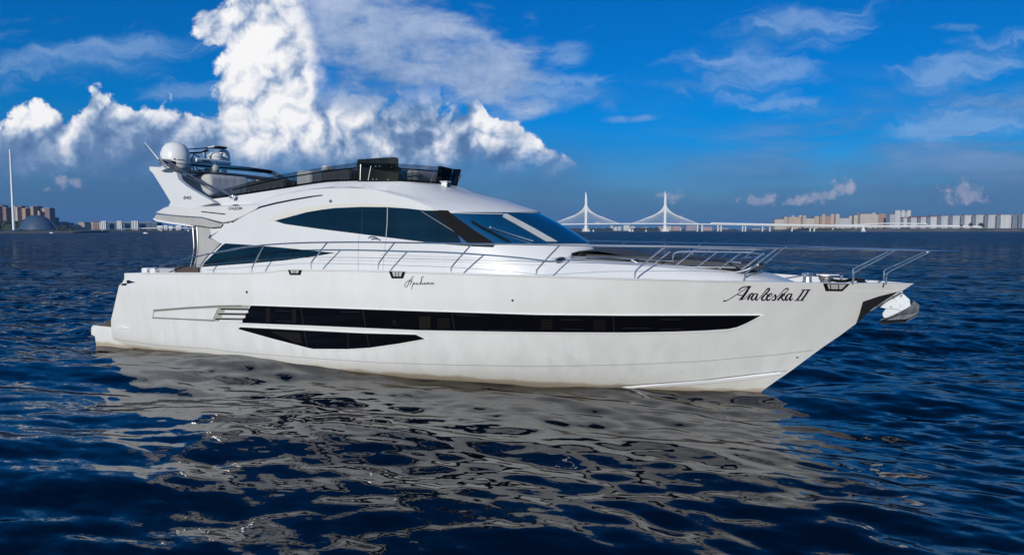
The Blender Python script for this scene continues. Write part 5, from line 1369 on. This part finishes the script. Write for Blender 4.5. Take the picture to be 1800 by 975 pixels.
# cable stayed bridge
YB = 2100
br = empty('cable_stayed_bridge', (atx(1100, YB), YB, 0)); tag(br, 'white cable stayed bridge with two slender pylons across the bay', 'bridge')
OX = atx(1100, YB)
def bx(px): return atx(px, YB) - OX
MB().loft([[(bx(p_), -7, atz(y, YB)), (bx(p_), -7, atz(y, YB) + 2.9), (bx(p_), 7, atz(y, YB) + 2.9), (bx(p_), 7, atz(y, YB))] for p_, y in ((860, 397.2), (975, 395.2), (1030, 394.4), (1100, 393.9), (1168, 393.9), (1238, 394.6), (1250, 394.8))], True, True).build('deck', M['bridge_white'], br, smooth=0)
for pc, ytop in ((1029.6, 337.2), (1168.4, 336.4)):
    x = bx(pc); zt = atz(ytop, YB); zd = atz(394, YB); rows_ = []
    for z, w, o in ((0, 5.2, 0), (zd * 0.9, 4.0, 0), (zd * 1.3, 3.7, 0), (zt * 0.6, 3.6, 0), (zt * 0.8, 3.1, 0), (zt * 0.92, 2.2, -0.4), (zt, 0.35, -1.6)):
        rows_.append([(x + o - w, -3, z), (x + o + w, -3, z), (x + o + w, 3, z), (x + o - w, 3, z)])
    py = MB().loft(rows_, True, True).build('pylon', M['bridge_white'], br, smooth=0)
    MB().box((x, 0, 1.2), (24, 20, 2.4)).build('footing', M['concrete_pale'], py)
    for dx_ in (-8.5, 8.5): MB().box((x + dx_, -4, zd * 0.22), (3.2, 4, zd * 0.44)).build('fender_pier', M['concrete_pale'], py)
    for sg in (-1, 1):
        for i in range(14):
            k = (i + 1) / 14; yt = 355.5 + 15.5 * k; xd = sg * (6 + k * (62 if sg > 0 else 56) * 1.75 * 0.97)
            zt_ = atz(yt, YB); P0 = (x + sg * 2.0, -2, zt_); P1 = (x + sg * (bx(pc + 61) - x if True else 0) * k * (0.96) + sg * 3, -4, zd + 1)
            MB().tube([P0, P1], 0.5 if i < 13 else 0.65, 4, False).build('stay_cable', M['bridge_white'], br, smooth=0)
for pc in (1225.5, 1233.5):
    MB().box((bx(pc), 0, atz(395, YB) / 2), (4.2, 9, atz(395, YB))).build('pier', M['concrete_pale'], br)
# viaduct that carries on to the right
vi = empty('viaduct', (atx(1300, 2100), 2100, 0)); tag(vi, 'long low white viaduct with noise barriers running to the right shore', 'viaduct')
VX = atx(1300, 2100)
def deck(name, pts, th, mm, wd=12, par=vi):
    return MB().loft([[(at(p_, y, Y)[0] - VX, Y - 2100, at(p_, y, Y)[2]), (at(p_, y, Y)[0] - VX, Y - 2100, at(p_, y, Y)[2] + th * Y / 1200), (at(p_, y, Y)[0] - VX, Y - 2100 + wd, at(p_, y, Y)[2] + th * Y / 1200), (at(p_, y, Y)[0] - VX, Y - 2100 + wd, at(p_, y, Y)[2])] for p_, y, Y in pts], True, True).build(name, M[mm], par, smooth=0)
deck('deck', [(1249, 394.9, 2100), (1300, 396, 2095), (1360, 397.2, 2080), (1440, 398.4, 2060), (1500, 399.2, 2045), (1560, 399.4, 2030), (1610, 399, 2010), (1667, 399.2, 1990), (1726, 400.2, 1960)], 1.3, 'concrete_pale')
deck('noise_barrier', [(1249.5, 393.6, 2098), (1300, 394.7, 2093), (1360, 395.9, 2078), (1440, 397.1, 2058), (1500, 397.9, 2043)], 2.6, 'barrier_white', 2.0)
deck('noise_barrier', [(1500.5, 398, 2043), (1560, 398.2, 2028), (1610, 397.8, 2008), (1667, 398.0, 1988), (1726, 399, 1958)], 2.2, 'barrier_white', 2.0)
deck('ramp', [(1440, 396.8, 2110), (1500, 396.2, 2100), (1533, 394, 2100), (1567, 393, 2100), (1600, 393.2, 2100), (1623, 394, 2095), (1650, 396.5, 2090)], 1.7, 'barrier_white', 8)
for p_, y in ((1262.5, 396), (1268, 396), (1306, 397), (1311, 397), (1341, 397.8), (1354, 398), (1393, 398.4), (1425, 398.8), (1432, 398.8), (1465, 399.4), (1505, 400), (1545, 400.2)):
    Y = float(np.interp(p_, [1250, 1360, 1500], [2102, 2084, 2050])); q_ = at(p_, y, Y)
    MB().box((q_[0] - VX, Y - 2100 + 5, q_[2] / 2), (3.6, 6, q_[2])).build('pier', M['concrete_pale'], vi)
bus = empty('bus', (atx(1050.5, 2096), 2096, atz(392.2, 2096))); tag(bus, 'white bus crossing the bridge right of the left pylon', 'bus')
MB().box((0, 0, 1.9), (15, 2.6, 3.2)).build('body', M['bridge_white'], bus, bevel=0.3)
MB().box((0, -1.33, 2.3), (13.5, 0.1, 1.1)).build('window', M['glass_block'], bus)
for sx in (-4.5, 4.5): MB().lathe((0, 0, 0), [(0.5, -0.15), (0.55, 0), (0.5, 0.15)], 12).build('wheel', M['black_matt'], bus).matrix_local = Matrix.Translation((sx, -1.2, 0.55)) @ Matrix.Rotation(math.pi / 2, 4, 'X')
# low bridge on the left
lbg = empty('low_bridge', (atx(240, 1250), 1250, 0)); tag(lbg, 'low white road bridge with round piers behind the stern', 'bridge')
LX = atx(240, 1250)
ld = [(133, 406.9, 1120), (160, 405.6, 1160), (204, 403.9, 1210), (249, 401.9, 1250), (293, 400.6, 1270), (338, 401.2, 1290), (400, 401.4, 1320), (470, 402, 1360)]
MB().loft([[(at(p_, y, Y)[0] - LX, Y - 1250, at(p_, y, Y)[2]), (at(p_, y, Y)[0] - LX, Y - 1250, at(p_, y, Y)[2] + 1.5), (at(p_, y, Y)[0] - LX, Y - 1238, at(p_, y, Y)[2] + 1.5), (at(p_, y, Y)[0] - LX, Y - 1238, at(p_, y, Y)[2])] for p_, y, Y in ld], True, True).build('deck', M['bridge_white'], lbg, smooth=0)
for p_ in (150, 180, 211, 243, 283.5, 331, 380):
    Y = float(np.interp(p_, [q[0] for q in ld], [q[2] for q in ld])) + 5; y = float(np.interp(p_, [q[0] for q in ld], [q[1] for q in ld])); q_ = at(p_, y, Y)
    MB().lathe((q_[0] - LX, Y - 1250, -0.5), [(1.2, 0), (1.1, q_[2] + 0.6)], 12).build('pier', M['bridge_white'], lbg)

# boats out on the water
def motorboat(px, Y, ln, label):
    b = empty('motorboat', (atx(px, Y), Y, 0)); tag(b, label, 'boat')
    MB().loft([[(s * ln, -w * ln, z0), (s * ln, -w * ln * 1.1, 0.14 * ln), (s * ln, w * ln * 1.1, 0.14 * ln), (s * ln, w * ln, z0)] for s, w, z0 in ((-0.5, 0.13, -0.1), (0, 0.15, -0.1), (0.3, 0.11, -0.1), (0.55, 0.01, 0.08 * ln))], True, True).build('hull', M['boat_white'], b)
    MB().loft([[(s * ln, -w * ln, 0.14 * ln), (s * ln, -w * ln * 0.8, z * ln), (s * ln, w * ln * 0.8, z * ln), (s * ln, w * ln, 0.14 * ln)] for s, w, z in ((-0.3, 0.1, 0.24), (0.05, 0.1, 0.25), (0.2, 0.09, 0.15))], True, True).build('cabin', M['boat_white'], b)
motorboat(255.5, 720, 4.6, 'small white motorboat off the low bridge')
motorboat(90, 805, 4.2, 'small white motorboat moored below the dome')
def sailboat(px, Y, hgt, label):
    b = empty('sailing_boat', (atx(px, Y), Y, 0)); tag(b, label, 'sailboat', 'sailing boats on the bay')
    l = hgt * 0.62
    MB().loft([[(s * l, -w * l, -0.05), (s * l, -w * l * 1.1, z * l), (s * l, w * l * 1.1, z * l), (s * l, w * l, -0.05)] for s, w, z in ((-0.5, 0.10, 0.10), (0, 0.13, 0.10), (0.35, 0.08, 0.11), (0.55, 0.008, 0.13))], True, True).build('hull', M['boat_white'], b)
    MB().tube([(0.08 * l, 0, 0.1 * l), (0.08 * l, 0, hgt)], [0.09, 0.05], 6).build('mast', M['steel_dull'], b)
    MB().loft([[(0.06 * l - k * 0.03, 0.02 + 0.10 * l * math.sin(math.pi * k) * (1 - v), 0.2 * l + (hgt - 0.24 * l) * v) if k == 0 else (0.06 * l - 0.52 * l * k * (1 - v) ** 0.8, 0.10 * l * math.sin(math.pi * k) * (1 - v), 0.2 * l + (hgt - 0.24 * l) * v) for k in (0, 0.25, 0.5, 0.75, 1)] for v in (0, 0.25, 0.5, 0.75, 0.97)]).build('mainsail', M['sailcloth'], b)
    MB().add([(0.1 * l, 0, hgt * 0.8), (0.5 * l, 0, 0.15 * l), (0.1 * l, 0.08 * l, 0.2 * l)], [(0, 1, 2)]).build('jib', M['sailcloth'], b)
sailboat(1517.5, 1700, 18.0, 'white sailing boat close to the right shore below the grey tower')
sailboat(1107, 1900, 11.0, 'small sailing boat midway between the bridge pylons')
sailboat(1112, 1960, 9.0, 'tiny sailing boat just right of the one between the pylons')
sailboat(1135.5, 1880, 7.5, 'tiny sailing boat left of the right bridge pylon')
sailboat(1043, 1950, 8.0, 'tiny sailing boat beside the left bridge pylon')

# trees: far woods as masses, the few that stand apart as trees
def crown_blobs(mb, c, r, n, rg):
    for _ in range(n):
        p = (c[0] + rg.uniform(-1, 1) * r * 0.75, c[1] + rg.uniform(-1, 1) * r * 0.5, c[2] + rg.uniform(-0.55, 0.65) * r)
        q = r * rg.uniform(0.18, 0.42); b = len(mb.v); rows_ = []
        for i in range(1, 4):
            a = -math.pi / 2 + math.pi * i / 4
            rows_.append([(p[0] + q * math.cos(a) * math.cos(w) * rg.uniform(.75, 1.25), p[1] + q * math.cos(a) * math.sin(w), p[2] + q * math.sin(a) * rg.uniform(.7, 1.2)) for w in [2 * math.pi * k / 6 for k in range(6)]])
        mb.loft(rows_, True, True)
rg = random.Random(5)
def wood(name, px0, px1, Y, ytop, n, jit=2.0):
    mb = MB()
    for i in range(n):
        p_ = rg.uniform(px0, px1); yy = Y + rg.uniform(0, 60); zt = max(3.0, atz(ytop + rg.uniform(-0.4, jit), yy)); r = max(2.5, zt * 0.45)
        crown_blobs(mb, (atx(p_, yy), yy, zt - r), r, 5, rg); mb.box((atx(p_, yy), yy + r * 0.2, (zt - r) / 2 + 0.6), (r * 1.7, 2, zt - r + 1.0))
    o = mb.build(name, M['foliage_far'], smooth=0); tag(o, kind='stuff'); return o
wood('distant_trees', 955, 1076, 2470, 399.6, 130); wood('distant_trees', 1112, 1158, 2470, 399.4, 60); wood('distant_trees', 1158, 1250, 2600, 401.5, 70); wood('distant_trees', 620, 960, 2450, 400.5, 160)
wood('distant_trees', 1256, 1370, 2420, 402.2, 90, 1.5); wood('distant_trees', 1380, 1680, 2250, 399.0, 120, 2.6)
wood('distant_trees', -40, 128, 1060, 401.5, 110, 3.0); wood('distant_trees', -20, 44, 1180, 385, 90, 9.0); wood('distant_trees', 84, 124, 1300, 394, 50, 6.0); wood('distant_trees', 125, 345, 1480, 403.0, 150, 2.0)  # tall left wood raised, its dark stands in for the towers' shaded feet
wood('distant_trees', 345, 640, 1750, 401.5, 120, 2.0)
def tree(px, py0, py1, Y, wpx, label):
    t = empty('tree', (atx(px, Y), Y, atz(py1, Y))); tag(t, label, 'tree')
    h = (py1 - py0) / F * Y; r = wpx / F * Y / 2
    MB().tube([(0, 0, -2), (0, 0, h * 0.5)], [0.5, 0.25], 6).build('trunk', M['bark'], t)
    mb = MB()
    for _ in range(22):
        crown_blobs(mb, (rg.uniform(-.6, .6) * r, rg.uniform(-.5, .5) * r, h * (0.35 + rg.uniform(0, 0.45))), r * 0.55, 5, rg)
    mb.build('crown', M['foliage_far'], t, smooth=0)
tree(1706, 391.5, 399.5, 1850, 8, 'single dark bushy tree before the long row, left of the larger one')
tree(1725.5, 390.5, 400, 1840, 11, 'larger dark tree at the right end of the white barrier')
tree(1690, 394.5, 399.5, 1850, 5, 'small dark bush before the long row near a red stair tower')

# ------------------------------------------------------------------ air
HAZE = 0.00008
hz = MB().box((0, 5200, 64), (11500, 11500, 140))
hm_ = bpy.data.materials.new('haze'); hm_.use_nodes = True; nt = hm_.node_tree; nt.nodes.clear()
pv = nt.nodes.new('ShaderNodeVolumePrincipled'); pv.inputs['Color'].default_value = (0.22, 0.48, 0.92, 1); pv.inputs['Density'].default_value = HAZE; pv.inputs['Anisotropy'].default_value = 0.0
oo = nt.nodes.new('ShaderNodeOutputMaterial'); nt.links.new(pv.outputs[0], oo.inputs['Volume'])
ho = hz.build('haze', hm_, smooth=0); tag(ho, kind='stuff')
